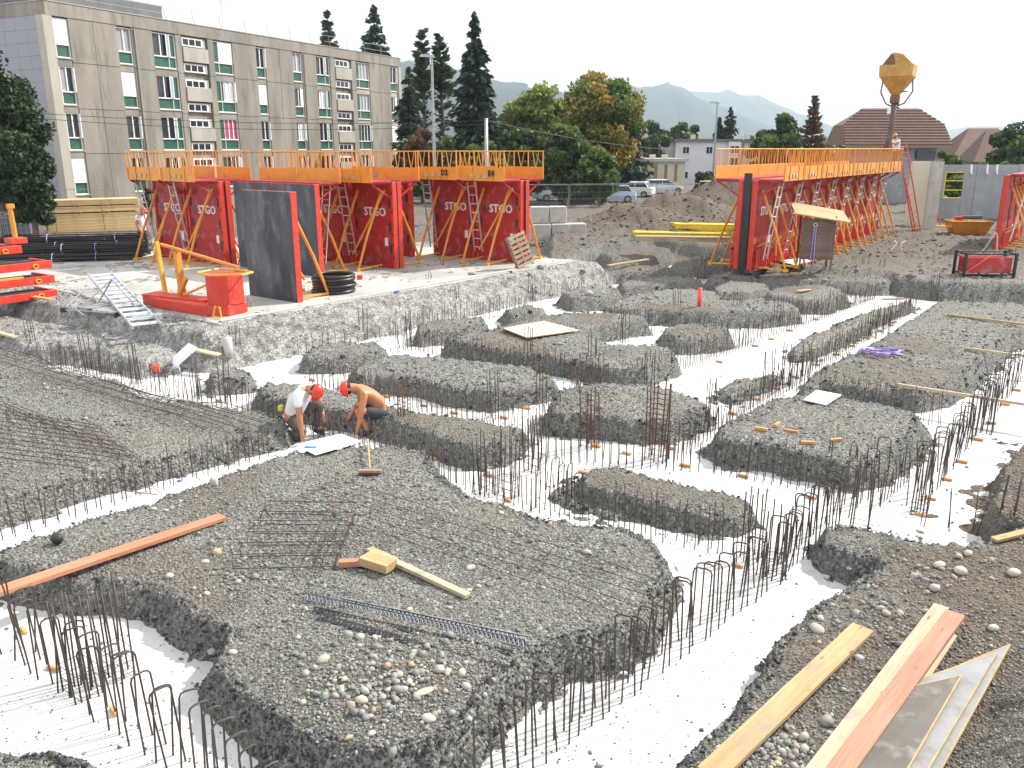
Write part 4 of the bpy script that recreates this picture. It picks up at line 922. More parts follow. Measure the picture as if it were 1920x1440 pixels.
# stacked boards
a, b = P(92, 436, .9), P(268, 428, .9); L = math.dist(a, b); rz = math.atan2(b[1] - a[1], b[0] - a[0])
t = thing('timber_stack', 'long stack of yellow boards with spacers, behind the rebar bundles at left', 'timber stack', (a[0], a[1], .8), rz)
bdm = [MB().span((0, 0, 0), (L, .24, .062)).mesh('board', MT['stack'], bevel=.004), MB().span((0, 0, 0), (L + .15, .24, .062)).mesh('board', MT['stack'], bevel=.004)]
for r_ in range(21):
    z_ = r_ * .068 + (.06 if r_ >= 13 else 0) + (.05 if r_ >= 17 else 0)
    for k in range(5): o = link('board', bdm[R.randrange(2)], t); o.location = (R.uniform(-.09, .06), k * .26 + R.uniform(0, .012), z_ + .06)
sp_ = MB().span((0, -.03, 0), (.08, 1.3, .055)).mesh('bearer', MT['oldwood'])
for z_ in (.0, 13 * .068 + .06, 17 * .068 + .11):
    for k in range(4): link('bearer', sp_, t).location = (.2 + k * (L - .5) / 3, 0, z_ + .002)
sv = MB().box((0, -.012, .75), (.03, .012, 1.5)).mesh('strap', MT['oldwood'])
for k in range(2): link('strap', sv, t).location = (.35 + k * L * .5, 0, .05)
# liquid container in a cage
c_ = P(42, 446, .8); t = thing('liquid_container', 'square grey liquid tank in a wire cage at the left edge', 'tank', (c_[0], c_[1], .8), .2)
MB().box((0, 0, .09), (1.2, 1.0, .16)).build('pallet', MT['boot'], t); MB().box((0, 0, .66), (1.1, .92, .96)).build('tank', MT['ibc'], t, bevel=.05)
MB().box((0, -.475, .85), (.5, .02, .35)).build('label_sheet', MT['white'], t)
cm = MB()
for k in range(7):
    x = -.58 + k * .193; cm.tube([(x, -.5, .18), (x, -.5, 1.2)], .012, 4).tube([(x, .5, .18), (x, .5, 1.2)], .012, 4)
for k in range(5): cm.ring([(-.58, -.5, .25 + k * .237), (.58, -.5, .25 + k * .237), (.58, .5, .25 + k * .237), (-.58, .5, .25 + k * .237)], .012, 4)
for k in range(4): cm.tube([(-.58 + k * .39, -.5, 1.2), (-.58 + k * .39, .5, 1.2)], .016, 4)
cm.build('cage', MT['steel'], t)
c_ = P(-22, 442, .8); t = thing('site_cabin', 'pale site cabin edge with an orange trestle, cut off at the left frame', 'cabin', (c_[0] - .2, c_[1], .8), A0)
MB().span((-3, 0, 0), (.35, 2, 2.5)).build('wall', MT['concblock'], t, bevel=.02); MB().beam((.4, -.1, 0), (.15, -.1, .8), .04, .04).beam((.05, -.1, 0), (.2, -.1, .8), .04, .04).build('trestle', MT['orange'], t)
# heap of rebar bundles
a, b = P(-60, 493, .9), P(262, 484, .9); rz = math.atan2(b[1] - a[1], b[0] - a[0]); L = math.dist(a, b)
bun = []
for q in range(3):
    mb = MB()
    for k in range(34):
        y_, z_ = R.gauss(0, .15), abs(R.gauss(.16, .09)); o1, o2 = R.gauss(0, .03), R.gauss(0, .03)
        mb.tube([(R.uniform(-.2, .2), y_, z_), (L * .5, y_ + o1, z_ + R.gauss(0, .02)), (L + R.uniform(-.4, .2), y_ + o2, z_)], .011, 4)
    m = mb.mesh('bars', MT['plasticblk']); bun.append(m)
sm = MB().ring([(0, -.2, .0), (0, -.24, .15), (0, -.1, .32), (0, .1, .32), (0, .24, .15), (0, .2, 0)], .014, 4).mesh('tie_strap', MT['purple'])
BL = ['nearest bundle of long black rebars', 'second bundle of long black rebars', 'third bundle of long black rebars', 'fourth bundle of long black rebars', 'bundle of long black rebars farthest back', 'upper bundle of black rebars at the front', 'middle upper bundle of black rebars', 'rear upper bundle of black rebars', 'topmost bundle of black rebars']
for k, (dy, dz) in enumerate(((0, 0), (.6, 0), (1.2, 0), (1.8, 0), (2.4, 0), (.3, .30), (.95, .31), (1.7, .31), (1.2, .58))):
    nx_, ny_ = -math.sin(rz), math.cos(rz); t = thing('rebar_bundle', BL[k] + ' lying behind the slab at left', 'rebar bundle', (a[0] + nx_ * dy, a[1] + ny_ * dy, .84 + dz), rz, 'bundles of black rebars')
    o = link('bars', bun[k % 3], t); o['kind'] = 'stuff'
    for j in range(2): link('tie_strap', sm, t).location = (L * (.45 + .35 * j) + R.uniform(-.5, .5), 0, -.01)
for k, (px, py) in enumerate(((138, 452), (162, 458), (215, 445), (240, 458))):
    p = P(px, py, 1.3); o = MB().tube([(0, 0, 0), (.1, -.1, -.15), (.16, -.12, -.4), (.3, -.2, -.7)], .022, 4).build('purple_strap', MT['purple']); o.location = (p[0], p[1] - .1, 1.42)
    tag(o, ['leftmost', 'second', 'third', 'rightmost'][k] + ' pale purple strap end hanging over the rebar bundles', 'strap', 'purple straps on the rebar bundles')
# hose coil
c_ = P(622, 550, SZ); t = thing('hose_coil', 'coil of thick black ribbed hose on the slab behind the nearest panel', 'hose', (c_[0], c_[1] + .25, SZ))
for k in range(6):
    r_ = .58 - .03 * (k % 2); MB().ring([(r_ * math.cos(j * .31415) + .02 * (k % 3), r_ * math.sin(j * .31415), .055 + k * .085) for j in range(20)], .05, 7).build('loop', MT['plasticblk'], t, True)
# prop leaning behind the grey face
c_ = P(455, 535, SZ); t = thing('push_pull_prop', 'thin dark adjustable prop leaning left of the nearest grey panel', 'prop', (c_[0], c_[1], SZ)); MB().tube([(-.25, 0, .02), (.05, .3, 1.3)], .02, 6).build('tube', MT['black'], t); MB().box((-.27, 0, .05), (.12, .12, .1)).build('foot', MT['boot'], t)
# lighter bits on the slab
for px, py, n_, lab, mt, sz_ in ((675, 524, 'red_block', 'small red block on the slab right of the hose coil', 'redside', (.16, .12, .13)), (745, 548, 'blue_scrap', 'tiny blue plastic piece on the slab edge', 'blue', (.14, .1, .04)), (848, 511, 'white_bag', 'small crumpled white bag on the slab', 'paper', (.2, .15, .18)), (885, 515, 'grey_bag', 'small grey bag near the slab edge below the right wall', 'precast', (.3, .16, .1))):
    p = P(px, py, SZ); mb = MB(); b_ = bmesh.new(); bmesh.ops.create_icosphere(b_, subdivisions=2, radius=.5)
    if 'bag' in n_:
        for v_ in b_.verts: v_.co *= R.uniform(.75, 1.1)
        mb.add([v_.co[:] for v_ in b_.verts], [[w_.index for w_ in f_.verts] for f_ in b_.faces]); mb.v = [(x * sz_[0], y * sz_[1], z * sz_[2] + sz_[2] * .4) for x, y, z in mb.v]
    else: mb.box((0, 0, sz_[2] / 2 + .003), sz_)
    b_.free(); o = mb.build(n_, MT[mt], bevel=.006 if 'bag' not in n_ else 0); o.location = (p[0], p[1], SZ); tag(o, lab, n_.split('_')[1])
stm = MB(); 
for k in range(4): stm.tube([(-.12 + k * .08, 0, 0), (-.14 + k * .09, R.gauss(0, .05), .16 + .12 * (k % 2))], .009, 4)
stm = stm.mesh('starter_cluster', MT['rebar'])
for k, (px, py, pl) in enumerate(((704, 510, 'below the middle wall'), (805, 522, 'near the slab edge, centre'), (830, 497, 'below the gap between the walls'), (462, 576, 'under the nearest grey panel'), (235, 490, 'left of the far left panel'), (888, 485, 'before the right-hand wall'), (188, 530, 'at the left of the slab'))):
    p = P(px, py, SZ); o = link('starter_cluster', stm); o.location = (p[0], p[1], SZ - .02); o.rotation_euler = (0, 0, k); tag(o, 'short cluster of bent starter bars in the slab ' + pl, 'rebar', 'short starter bars in the slab')
# pallet leaning at the slab corner
a, b = P(968, 505, SZ), P(1012, 498, SZ); t = thing('pallet', 'worn wooden pallet leaning on its edge at the right end of the slab', 'pallet', (a[0], a[1] - .1, SZ + .01), math.atan2(b[1] - a[1], b[0] - a[0]))
t.rotation_euler = (-.28, -.22, t.rotation_euler.z)
sl = MB().span((0, 0, 0), (.86, .022, .1)).mesh('slat', MT['oldwood'])
for k in range(7): link('slat', sl, t).location = (0, -.13, .0 + k * .165)
for k in range(3): link('slat', sl, t).location = (0, .0, .02 + k * .48)
bmx = MB().span((0, 0, 0), (.09, .1, 1.1)).mesh('bearer', MT['oldwood'])
for k in range(3): link('bearer', bmx, t).location = (k * .385, -.105, 0)

# aluminium step platform leaning on the bank
def stepladder(p_top, p_bot, wd, n, lab, name, depth=.04):
    a = Vector(p_top); b = Vector(p_bot); d = (b - a); L = d.length; d.normalize(); up = Vector((0, 0, 1)); r_ = d.cross(up).normalized(); u = r_.cross(d)
    t = thing(name, lab, 'ladder', tuple(a)); M = Matrix((d, -r_, u)).transposed().to_4x4(); t.matrix_world = Matrix.Translation(a) @ M
    for s_ in (0, wd): MB().span((0, s_ - .02, -.03), (L, s_ + .02, .05)).build('side_rail', MT['alu'], t)
    m = MB().span((-.055, .022, -.012), (.055, wd - .022, .012)).mesh('tread', MT['alu'])
    for k in range(n): o = link('tread', m, t); o.location = ((k + .5) / n * L, 0, .01); o.rotation_euler = (0, .45, 0)
    return t
a = PG(212, 541); b = PG(300, 622)
t = stepladder((a.x, a.y, a.z + .45), (b.x + .05, b.y, b.z + .12), -.62, 13, 'aluminium step platform with flat treads tipped against the slab corner', 'step_platform')
L = (Vector((a.x, a.y, a.z + .45)) - Vector((b.x + .05, b.y, b.z + .12))).length
MB().ring([(L - .75, 0, .08), (L + .12, 0, .30), (L + .12, -.62, .30), (L - .75, -.62, .08)], .02, 5).build('guard_frame', MT['alu'], t)
a = PG(150, 612); t = thing('folded_stand', 'collapsed grey metal platform stand lying on the gravel bank at left', 'stand', (a.x, a.y, max(gz(a.x + q_ * .8, a.y - q_ * .4) for q_ in (-.6, -.3, 0, .5, 1, 1.4)) + .06), A0 + .25)
mb = MB()
for s_ in (0, .7): mb.tube([(-.5, s_, .05), (1.35, s_ - .1, .12)], .024, 5)
mb.tube([(-.5, 0, .05), (-.45, .7, .5)], .022, 5).tube([(-.5, 0, .05), (-.55, -.05, .45)], .022, 5).tube([(-.55, -.05, .45), (.6, -.35, .05)], .02, 5).tube([(-.1, .7, .1), (.3, .9, .75)], .022, 5).tube([(.3, .9, .75), (.0, .1, .12)], .02, 5).tube([(.3, .9, .75), (1.35, .6, .15)], .02, 5)
mb.build('tube_frame', MT['steel'], t)
m = MB().span((0, 0, 0), (.10, .66, .025)).mesh('tread', MT['steel'])
for k in range(5): o = link('tread', m, t); o.location = (.55 + k * .17, -.05, .12); o.rotation_euler = (0, .2, 0)
MB().span((.0, .05, .12), (.5, .62, .15)).build('deck', MT['steel'], t)
for s_ in ((-.5, 0), (1.33, .0), (1.33, .55)): MB().box((s_[0], s_[1], .05), (.12, .1, .12)).build('rubber_foot', MT['black'], t)
# boards left bank
def plank(a, b, wd, th, mt, lab, za=None, zb=None, name='plank', grp=None, cat='plank', lift=.012, tilt=0):
    """a plank lying between two places, resting on the highest ground below its ends"""
    pa = PG(*a) if za is None else Vector(P(*a, za) + (za,)); pb = PG(*b) if zb is None else Vector(P(*b, zb) + (zb,))
    d = pb - pa; L = d.length; n_ = 9
    if za is None and zb is None:
        pts = np.array([(pa + d * k / n_)[:] for k in range(n_ + 1)]); hh = relief(pts[:, 0], pts[:, 1])[0]; up = max(0, float((hh - pts[:, 2]).max()))
        pa.z += min(up, .08); pb.z += min(up, .08); d = pb - pa
    mb = MB().span((0, -wd / 2, 0), (L, wd / 2, th)); m = mb.mesh(name, MT[mt], bevel=.004)
    o = link(name, m); X_ = d.normalized(); Yv = Vector((0, 0, 1)).cross(X_).normalized(); Z_ = X_.cross(Yv)
    M = Matrix((X_, Yv, Z_)).transposed().to_4x4(); o.matrix_world = Matrix.Translation(pa + Vector((0, 0, lift))) @ M @ Matrix.Rotation(tilt, 4, 'X')
    return tag(o, lab, cat, grp)
plank((-40,1128),(418,974),.17,.05,'planko','long orange-brown plank lying across the edge of the big gravel island at left',.42,.35)
plank((636,1064),(732,1058),.09,.07,'plankp','short reddish timber offcut beside the stirrup cage')
plank((684,1056),(735,1072),.20,.10,'plank','thick square block of pale wood lying by the stirrup cage', .36,.36, cat='wood block')
plank((692,1035),(742,1057),.09,.045,'plank','short yellow lath tucked under the white batten',.35,.35)
plank((715,1047),(878,1123),.09,.045,'pale','whitish timber batten lying below the stirrup cage',.37,.35)
PGc = 'planks lying on the right gravel bank'
plank((1328,1462),(1617,1184),.20,.045,'plank','yellow plank, left one of the planks on the right gravel bank',.40,.40, grp=PGc)
plank((1510,1480),(1764,1144),.14,.045,'pale','pale plank, lower-left of the overlapping pair on the right bank',.40,.40, grp=PGc)
plank((1555,1480),(1790,1158),.17,.05,'plankp','reddish plank, upper of the overlapping pair on the right bank',.46,.46, grp=PGc)
plank((1590,1490),(1785,1195),.08,.03,'pale','narrow pale board showing under the reddish plank',.42,.42, grp=PGc)
def sheet(corners, z, th, mt, lab, name='plywood_sheet', cat='board', edge=None, grp=None):
    zs = z if isinstance(z, (list, tuple)) else [z] * len(corners)
    pts = [P(*q, zz) + (zz,) for q, zz in zip(corners, zs)]; n_ = len(pts)
    g_ = np.array([[(1 - u) * ((1 - v_) * pts[0][i_] + v_ * pts[3][i_]) + u * ((1 - v_) * pts[1][i_] + v_ * pts[2][i_]) for i_ in range(3)] for u in np.linspace(0, 1, 7) for v_ in np.linspace(0, 1, 7)])
    up_ = min(.12, max(0, float((relief(g_[:, 0], g_[:, 1])[0] - g_[:, 2]).max()) + .012)); pts = [(a_, b_, c_ + up_) for a_, b_, c_ in pts]
    a_ = sum(pts[i_][0] * pts[(i_ + 1) % n_][1] - pts[(i_ + 1) % n_][0] * pts[i_][1] for i_ in range(n_))
    if a_ < 0: pts = pts[::-1]
    mb = MB(); mb.loft([pts, [(x, y, z_ + th) for x, y, z_ in pts]])
    t = mb.build(name, MT[mt], bevel=.002); tag(t, lab, cat, grp)
    if edge:
        for k in edge:
            a_, b_ = Vector(pts[k]), Vector(pts[(k + 1) % n_]); MB().beam(a_ + Vector((0, 0, th / 2)), b_ + Vector((0, 0, th / 2)), .012, th + .004).build('raw_edge', MT['plank'], t)
    return t
sheet([(1800,1250),(1893,1212),(1745,1480),(1660,1480)], (.42,.46,.44,.42), .02, 'plygrey', 'muddy grey board, rightmost and lowest of the overlapping sheets at bottom right', edge=(0,1,2,3), grp='boards at the bottom right')
sheet([(1710,1282),(1868,1228),(1728,1465),(1600,1500)], (.45,.49,.47,.45), .02, 'plygrey', 'pale grey splashed board lying under the dark plywood at bottom right', edge=(0,1,2,3), grp='boards at the bottom right')
sheet([(1703,1292),(1802,1270),(1690,1465),(1555,1510)], (.48,.52,.50,.48), .02, 'plydark', 'dark brown plywood sheet on top of the grey boards at bottom right', edge=(0,1,2,3), grp='boards at the bottom right')
plank((1862,1018),(1935,1000),.10,.04,'plank','thin yellow board end at the right edge above the dirt bank')
sheet([(943,622),(1020,608),(1087,626),(988,640)], .37, .02, 'plypink', 'large pinkish board lying on the central gravel island', edge=(0,1,2,3))
sheet([(1506,756),(1530,738),(1577,747),(1548,766)], .38, .02, 'paper', 'small white board lying on the square gravel island at right', edge=None)
plank((1680,724),(1960,768),.06,.05,'pale','long pale batten bridging from the gravel to the hoop row at right',.42,.42)
plank((1810,656),(1990,680),.06,.05,'pale','thin grey batten sticking out at the right edge above the hoops',.42,.42)
plank((1775,592),(1990,620),.06,.05,'plank','thin yellow batten, furthest of the three at the right edge',.42,.42)
plank((1140,500),(1215,488),.16,.05,'plank','curved yellow board lying on the far mound beside the slab corner',.56,.58)
sheet([(316,690),(333,698),(372,664),(355,655)], (.06,.06,.52,.52), .03, 'paper', 'whitish board leaning on the bank beside the tiny mound')
plank((365,658),(410,668),.18,.04,'pale','short pale board lying behind the leaning one beside the tiny mound',.46,.40)
plank((45,562),(98,572),.14,.05,'plank','short board end poking out below the scarlet stack')
plank((-20,625),(30,636),.12,.05,'pale','pale board end at the left frame edge on the grey bank')
plank((1495,548),(1520,545),.16,.04,'plank','short board on the far mound below the hut',.42,.42)
plank((1655,563),(1695,562),.1,.05,'plank','short timber by the far end of the diagonal trench',.25,.25)
# broom
q = PG(694, 892); a = PG(690, 835); t = thing('broom', 'broom with a long pale handle lying on the gravel below the crouching men', 'broom', (q.x, q.y, q.z + .01)); 
MB().box((0, 0, .045), (.33, .07, .05)).build('head', MT['oldwood'], t, bevel=.01); MB().box((0, -.01, .015), (.32, .08, .03)).build('bristles', MT['rust'], t)
MB().tube([(0, .02, .07), (a.x - q.x, a.y - q.y, .13)], .015, 6).build('handle', MT['plank'], t)
for px, py, lab, mt, r_ in ((402, 912, 'grey-pink concrete spool standing on the gravel left of the broom', 'concblock', .045), (106, 1018, 'black plastic pot lying on its side by the orange plank', 'black', .05)):
    q = PG(px, py); o = MB().tube([(0, 0, 0), (0, 0, .02), (0, 0, .1), (0, 0, .13)], [r_, r_ * 1.25, r_ * 1.25, r_], 12).build('spool' if r_ < .05 else 'pot', MT[mt], None, True); o.location = (q.x, q.y, q.z + (.0 if r_ < .05 else .06))
    if r_ >= .05: o.rotation_euler = (1.5, 0, .7)
    tag(o, lab, 'spool' if r_ < .05 else 'pot')
# paper plan
sheet([(553,838),(640,818),(678,832),(592,858)], .36, .008, 'paper', 'large white paper plan spread out in front of the crouching men', name='paper_plan', cat='plan')
q = P(583, 843, .37); o = MB().tube([(-.09, 0, .012), (.09, 0, .012)], .035, 8).build('blue_flask', MT['blue'], None, True); o.location = (q[0], q[1], max(v_.co.z for v_ in bpy.data.objects['paper_plan'].data.vertices) + .002); o.scale = (1, 1, .5); tag(o, 'bright blue object lying on the left of the white paper plan', 'flask')
# red post, purple straps, red cap, pipe stub
q = PG(1311, 574); o = MB().tube([(0, 0, -.05), (0, 0, .52)], .055, 10).build('red_post', MT['pink'], None, True); o.location = q; tag(o, 'short fluorescent red post standing on the far gravel island', 'post')
q = PG(1650, 668); t = thing('strap_heap', 'tangle of purple lifting straps and dark wire lying on the large right-hand gravel island', 'straps', tuple(q))
for k in range(9):
    a_ = R.uniform(0, 6); r_ = R.uniform(.1, .3); MB().tube([(r_ * 1.5 * math.cos(a_ + j * .9) + R.gauss(0, .05), r_ * math.sin(a_ + j * .9) + R.gauss(0, .04), .04 + R.uniform(0, .10)) for j in range(6)], .017, 4).build('strap', MT['purple'], t)
for k in range(5):
    a_ = R.uniform(0, 6); MB().tube([(.75 * math.cos(a_ + j * .5) * .8 + .15, .35 * math.sin(a_ + j * .5), .03 + R.uniform(0, .07)) for j in range(5)], .009, 4).build('wire', MT['rust'], t)
q = PG(294, 700); t = thing('red_glove', 'crumpled bright red glove or cloth at the trench edge behind the mesh', 'glove', (q.x, q.y, q.z + .02))
MB().box((0, 0, .06), (.14, .1, .12)).build('palm', MT['pink'], t, bevel=.03)
for k in range(4): MB().tube([(-.05 + k * .035, 0, .1), (-.07 + k * .045, -.02, .2)], .014, 5).build('finger', MT['pink'], t)
q = PG(429, 668); o = MB().tube([(0, 0, -.02), (0, 0, .42)], .10, 14).build('pipe_stub', MT['concblock'], None, True); o.location = q; tag(o, 'upright grey concrete pipe stub beside the tall bars below the slab corner', 'pipe')
o = MB().tube([(0, 0, 0), (.06, .02, .28), (0, 0, .34), (-.1, 0, .05), (-.05, 0, -.1)], .012, 5).tube([(.1, 0, 0), (.16, .02, .25), (.2, 0, 0)], .012, 5).build('white_cable', MT['white']); q = P(1160, 605, .3); o.location = (q[0], q[1], .2); tag(o, 'looped white cable hanging over the edge of the central gravel island', 'cable')
o = MB().tube([(-.3, 0, 0), (-.12, 0, .2), (-.08, 0, .32), (-.2, 0, .4)], .025, 5).tube([(.3, 0, .4), (.12, 0, .3), (.1, 0, .15), (.2, 0, 0)], .025, 5).build('white_conduit', MT['white']); q = PG(1683, 470); o.location = q; tag(o, 'pair of curved white conduit ends sticking out of the far gravel', 'conduit')
# ------------------------------------------------------------------ apartment block
A = Vector(P(80, 0, 13.7)); B = Vector(P(750, 110, 13.7)); BL_ = (B - A).length; U = (B - A) / BL_; rz = math.atan2(U.y, U.x)
# local x along the facade, local -y towards the site
bld = thing('apartment_building', 'long four-storey concrete apartment block with green window panels at the left', 'building', (A.x, A.y, 0), rz)
Z0, ZT, DP = .2, 13.7, 12.
MB().span((.0, .30, Z0), (BL_, DP, 12.9)).build('wall', MT['facade'], bld)
MB().span((-.02, -.04, 12.86), (BL_ + .02, DP + .02, ZT)).build('parapet', MT['facade'], bld, bevel=.02)
MB().span((-.06, -.08, ZT), (BL_ + .06, DP + .06, ZT + .06)).build('coping', MT['facade2'], bld)
MB().span((-.25, -.06, Z0), (.42, DP * .0 + .6, 12.855)).build('corner_pier', MT['facade2'], bld)
MB().span((BL_ - .45, -.06, Z0), (BL_ + .06, .6, 12.855)).build('corner_pier', MT['facade2'], bld)
gp = MB().span((-.12, 0, 0), (-.01, 1.14, .78)).mesh('gable_panel', MT['gable'], bevel=.01)
for i_ in range(10):
    for k in range(16): o = link('gable_panel', gp, bld); o.location = (R.uniform(-.012, .012), .62 + i_ * 1.15, .25 + k * .788)
MB().span((-.32, 5.6, Z0), (-.14, 6.0, 12.8)).build('drain_strip', MT['facade2'], bld)
tops = [12.78, 9.90, 7.03, 4.17]; WH = 2.36
cols = [(.52, 1.55, 's'), (5.2, 6.4, 's'), (8.2, 10.25, 'd'), (13.95, 15.95, 'e'), (18.6, 19.65, 's'), (23.05, 24.25, 's'), (26.2, 28.1, 'd'), (32.1, 34.25, 'e'), (37.85, 39.0, 's')]
state = {0: 'CoOC', 1: 'VCOO', 2: 'DDDD', 3: 'CWMD', 4: 'OCOO', 5: 'VSWO', 6: 'DWDD', 7: 'VVDD', 8: 'OSCO'}
def window(x0, x1, zt, st_, side):
    f = MB(); w_ = x1 - x0; zb = zt - WH; zm = zt - 1.56; f.span((x0, .10, zb), (x0 + .06, .27, zt)); f.span((x1 - .06, .10, zb), (x1, .27, zt)); f.span((x0 + .062, .10, zt - .06), (x1 - .062, .27, zt)); f.span((x0 + .062, .10, zb), (x1 - .062, .27, zb + .06)); f.span((x0 + .062, .08, zm - .04), (x1 - .062, .27, zm + .04))
    o = f.build('window', MT['white'], bld)
    gx0, gx1 = x0 + .062, x1 - .062
    if side == 'd': MB().span((x1 - .62, .16, zb + .062), (x1 - .062, .20, zt - .062)).build('side_panel', MT['green'], o); gx1 = x1 - .66; MB().span((gx1, .11, zb + .062), (gx1 + .035, .2, zt - .062)).build('mullion', MT['white'], o)
    if side == 'e': MB().span((x0 + .062, .16, zb + .062), (x0 + .52, .20, zt - .062)).build('side_panel', MT['green'], o); gx0 = x0 + .56; MB().span((gx0 - .035, .11, zb + .062), (gx0, .2, zt - .062)).build('mullion', MT['white'], o)
    MB().span((gx0, .17, zb + .062), (gx1, .21, zm - .042)).build('green_panel', MT['green'], o)
    MB().span((x0 - .04, -.01, zb - .07), (x1 + .04, .29, zb - .002)).build('sill', MT['facade2'], o)
    if st_ == 'C': MB().span((gx0, .09, zm + .03), (gx1, .13, zt - .03)).build('shutter', MT['shutter'], o); return
    n_ = 3 if gx1 - gx0 > 1.35 else 2
    MB().span((gx0, .215, zm + .04), (gx1, .225, zt - .06)).build('pane', MT['glass'], o)
    for k in range(1, n_): x = gx0 + (gx1 - gx0) * k / n_; MB().span((x - .035, .13, zm + .042), (x + .035, .212, zt - .062)).build('casement_bar', MT['white'], o)
    cu = {'V': 'curtain', 'W': 'shutter', 'M': 'magenta', 'o': 'curtain'}.get(st_)
    if cu: MB().span((gx0 + (.3 if st_ == 'W' else .05), .195, zm + .05), (gx1 - (.05 if st_ != 'o' else .5), .21, zt - .07)).build('curtain', MT[cu], o)
    if st_ in 'ODoSW': MB().span((gx1 - (.02 if st_ != 'S' else .35), -.06 if st_ != 'S' else .06, zm + .0), (gx1 + (.03 if st_ != 'S' else .0), .12, zt - .05)).build('shutter', MT['shutter'], o)
    if st_ in 'DO' and side: MB().span((gx1 - .2, .04, zm - .02), (gx1 + .1, .085, zt - .08)).build('shutter', MT['shutter'], o)
for c_, (x0, x1, sd) in enumerate(cols):
    for r_ in range(4): window(x0, x1, tops[r_], state[c_][r_], sd if sd in 'de' else '')
stairs = [(10.8, 13.35), (28.85, 31.35)]
for x0, x1 in stairs:
    for zt in (12.78, 10.95, 9.83, 8.13, 6.96, 5.25, 4.08, 2.4):
        o = MB().span((x0 + .1, .12, zt - .68), (x1 - .1, .28, zt)).build('stair_window', MT['facade2'], bld)
        fr = MB().span((x0 + .15, .09, zt - .64), (x1 - .38, .118, zt - .04)).build('frame', MT['white'], o)
        gm_ = MB().span((0, .07, 0), (.5, .088, .40)).mesh('pane', MT['glass'])
        for k in range(3): link('pane', gm_, o).location = (x0 + .24 + k * .62, 0, zt - .54)
    for z in (11.02, 8.22, 5.32, 2.5): MB().span((x0 + .05, -.08, z), (x1 - .05, .11, z + 1.02)).build('balustrade_panel', MT['facade2'], bld, bevel=.02)
# precast piers between the window columns, one storey high each
edges = [.42] + [v_ for c_ in sorted([(a, b) for a, b, _ in cols] + stairs) for v_ in c_] + [BL_ - .45]
edges = sorted(edges)
spans = []
prev = .42
for a_, b_ in sorted([(a, b) for a, b, _ in cols] + stairs):
    if a_ - prev > .25: spans.append((prev, a_))
    prev = b_
spans.append((prev, BL_ - .45))
for a_, b_ in spans:
    n_ = 2 if b_ - a_ > 3 else 1
    for q in range(n_):
        xa = a_ + (b_ - a_) * q / n_ + .012; xb = a_ + (b_ - a_) * (q + 1) / n_ - .012
        for r_, (zb, zt) in enumerate(((Z0, 4.42), (4.45, 7.29), (7.32, 10.15), (10.18, 12.855))):
            y0 = .0 + R.uniform(-.01, .01); MB().span((xa, y0, zb), (xb, .296, zt)).build('wall_panel', MT['facade'], bld, bevel=.008)
for a_, b_, _ in cols:
    for zt in tops[1:]: MB().span((a_ + .002, .05, zt + .005), (b_ - .002, .297, zt + .43)).build('lintel_panel', MT['facade2'] if a_ > 30 else MT['facade'], bld)
    MB().span((a_ + .002, .05, Z0), (b_ - .002, .297, tops[3] - WH - .075)).build('lintel_panel', MT['facade'], bld)
for x in (6.62, 24.5): MB().tube([(x, -.06, .3), (x, -.06, 12.8)], .05, 6).build('downpipe', MT['facade2'], bld)
MB().span((1.2, 2.2, ZT + .07), (11.3, 9, 15.0)).build('roof_room', MT['roofflat'], bld)
for k in range(14):
    x = 2 + k * 2.7; MB().tube([(x, .5, ZT), (x - .5, .3, ZT + 1.05)], .02, 4).build('rail_post', MT['steel'], bld)
for zz in (.5, 1.0):
    MB().tube([(1.5, .38, ZT + zz), (12, .38, ZT + zz)], .014, 4).build('roof_rail', MT['steel'], bld); MB().tube([(28, .38, ZT + zz), (38.6, .38, ZT + zz)], .014, 4).build('roof_rail', MT['steel'], bld)
an = thing('television_antenna', 'thin television antenna standing on the roof of the apartment block', 'antenna', tuple((A + U * 17.2)) + (ZT + .05,), rz)
MB().tube([(0, 2, 0), (0, 2, 2.6)], .025, 4).build('mast', MT['steel'], an)
for k in range(5): MB().tube([(-.5, 2, 2.1 + k * .1), (.5, 2.1, 2.1 + k * .12)], .014, 4).build('element', MT['steel'], an)

# ------------------------------------------------------------------ distant buildings
def wbox(t, name, a, b, mt, **k): return MB().span(a, b).build(name, MT[mt], t, **k)
p = PY(1263, 350, 112); t = thing('white_building', 'three-storey pale grey-white block with small square windows behind the earth heap', 'building', (p.x, p.y, 0), .10)
wbox(t, 'wall', (0, 0, 0), (8.6, 9, 5.6), 'render_w'); wbox(t, 'roof', (-.3, -.3, 5.6), (8.8, 9, 5.95), 'roofflat')
wbox(t, 'stair_bay', (6.9, -.35, 0), (8.55, .0, 5.6), 'render_w'); wbox(t, 'wing', (8.61, .8, 0), (16, 9, 5.5), 'cream'); wbox(t, 'wing_roof', (8.5, .5, 5.5), (16.2, 9, 5.8), 'roofflat')
for zz in (4.1, 1.0):
    for x in (.9, 4.0):
        o = wbox(t, 'window', (x, -.06, zz), (x + .95, -.0, zz + .95), 'white'); wbox(o, 'pane', (x + .08, -.1, zz + .08), (x + .44, -.062, zz + .87), 'glass'); wbox(o, 'pane', (x + .52, -.1, zz + .08), (x + .87, -.062, zz + .87), 'glass')
for zz in (4.1, 2.6, 1.0):
    o = wbox(t, 'window', (7.05, -.42, zz), (8.35, -.352, zz + 1.1), 'white')
    for q in range(2): wbox(o, 'pane', (7.15 + q * .6, -.47, zz + .1), (7.65 + q * .6, -.422, zz + 1.0), 'glass')
for k in range(7): wbox(t, 'wing_column', (9.2 + k * .95, .6, .2), (9.35 + k * .95, .79, 5.4), 'oldwood')
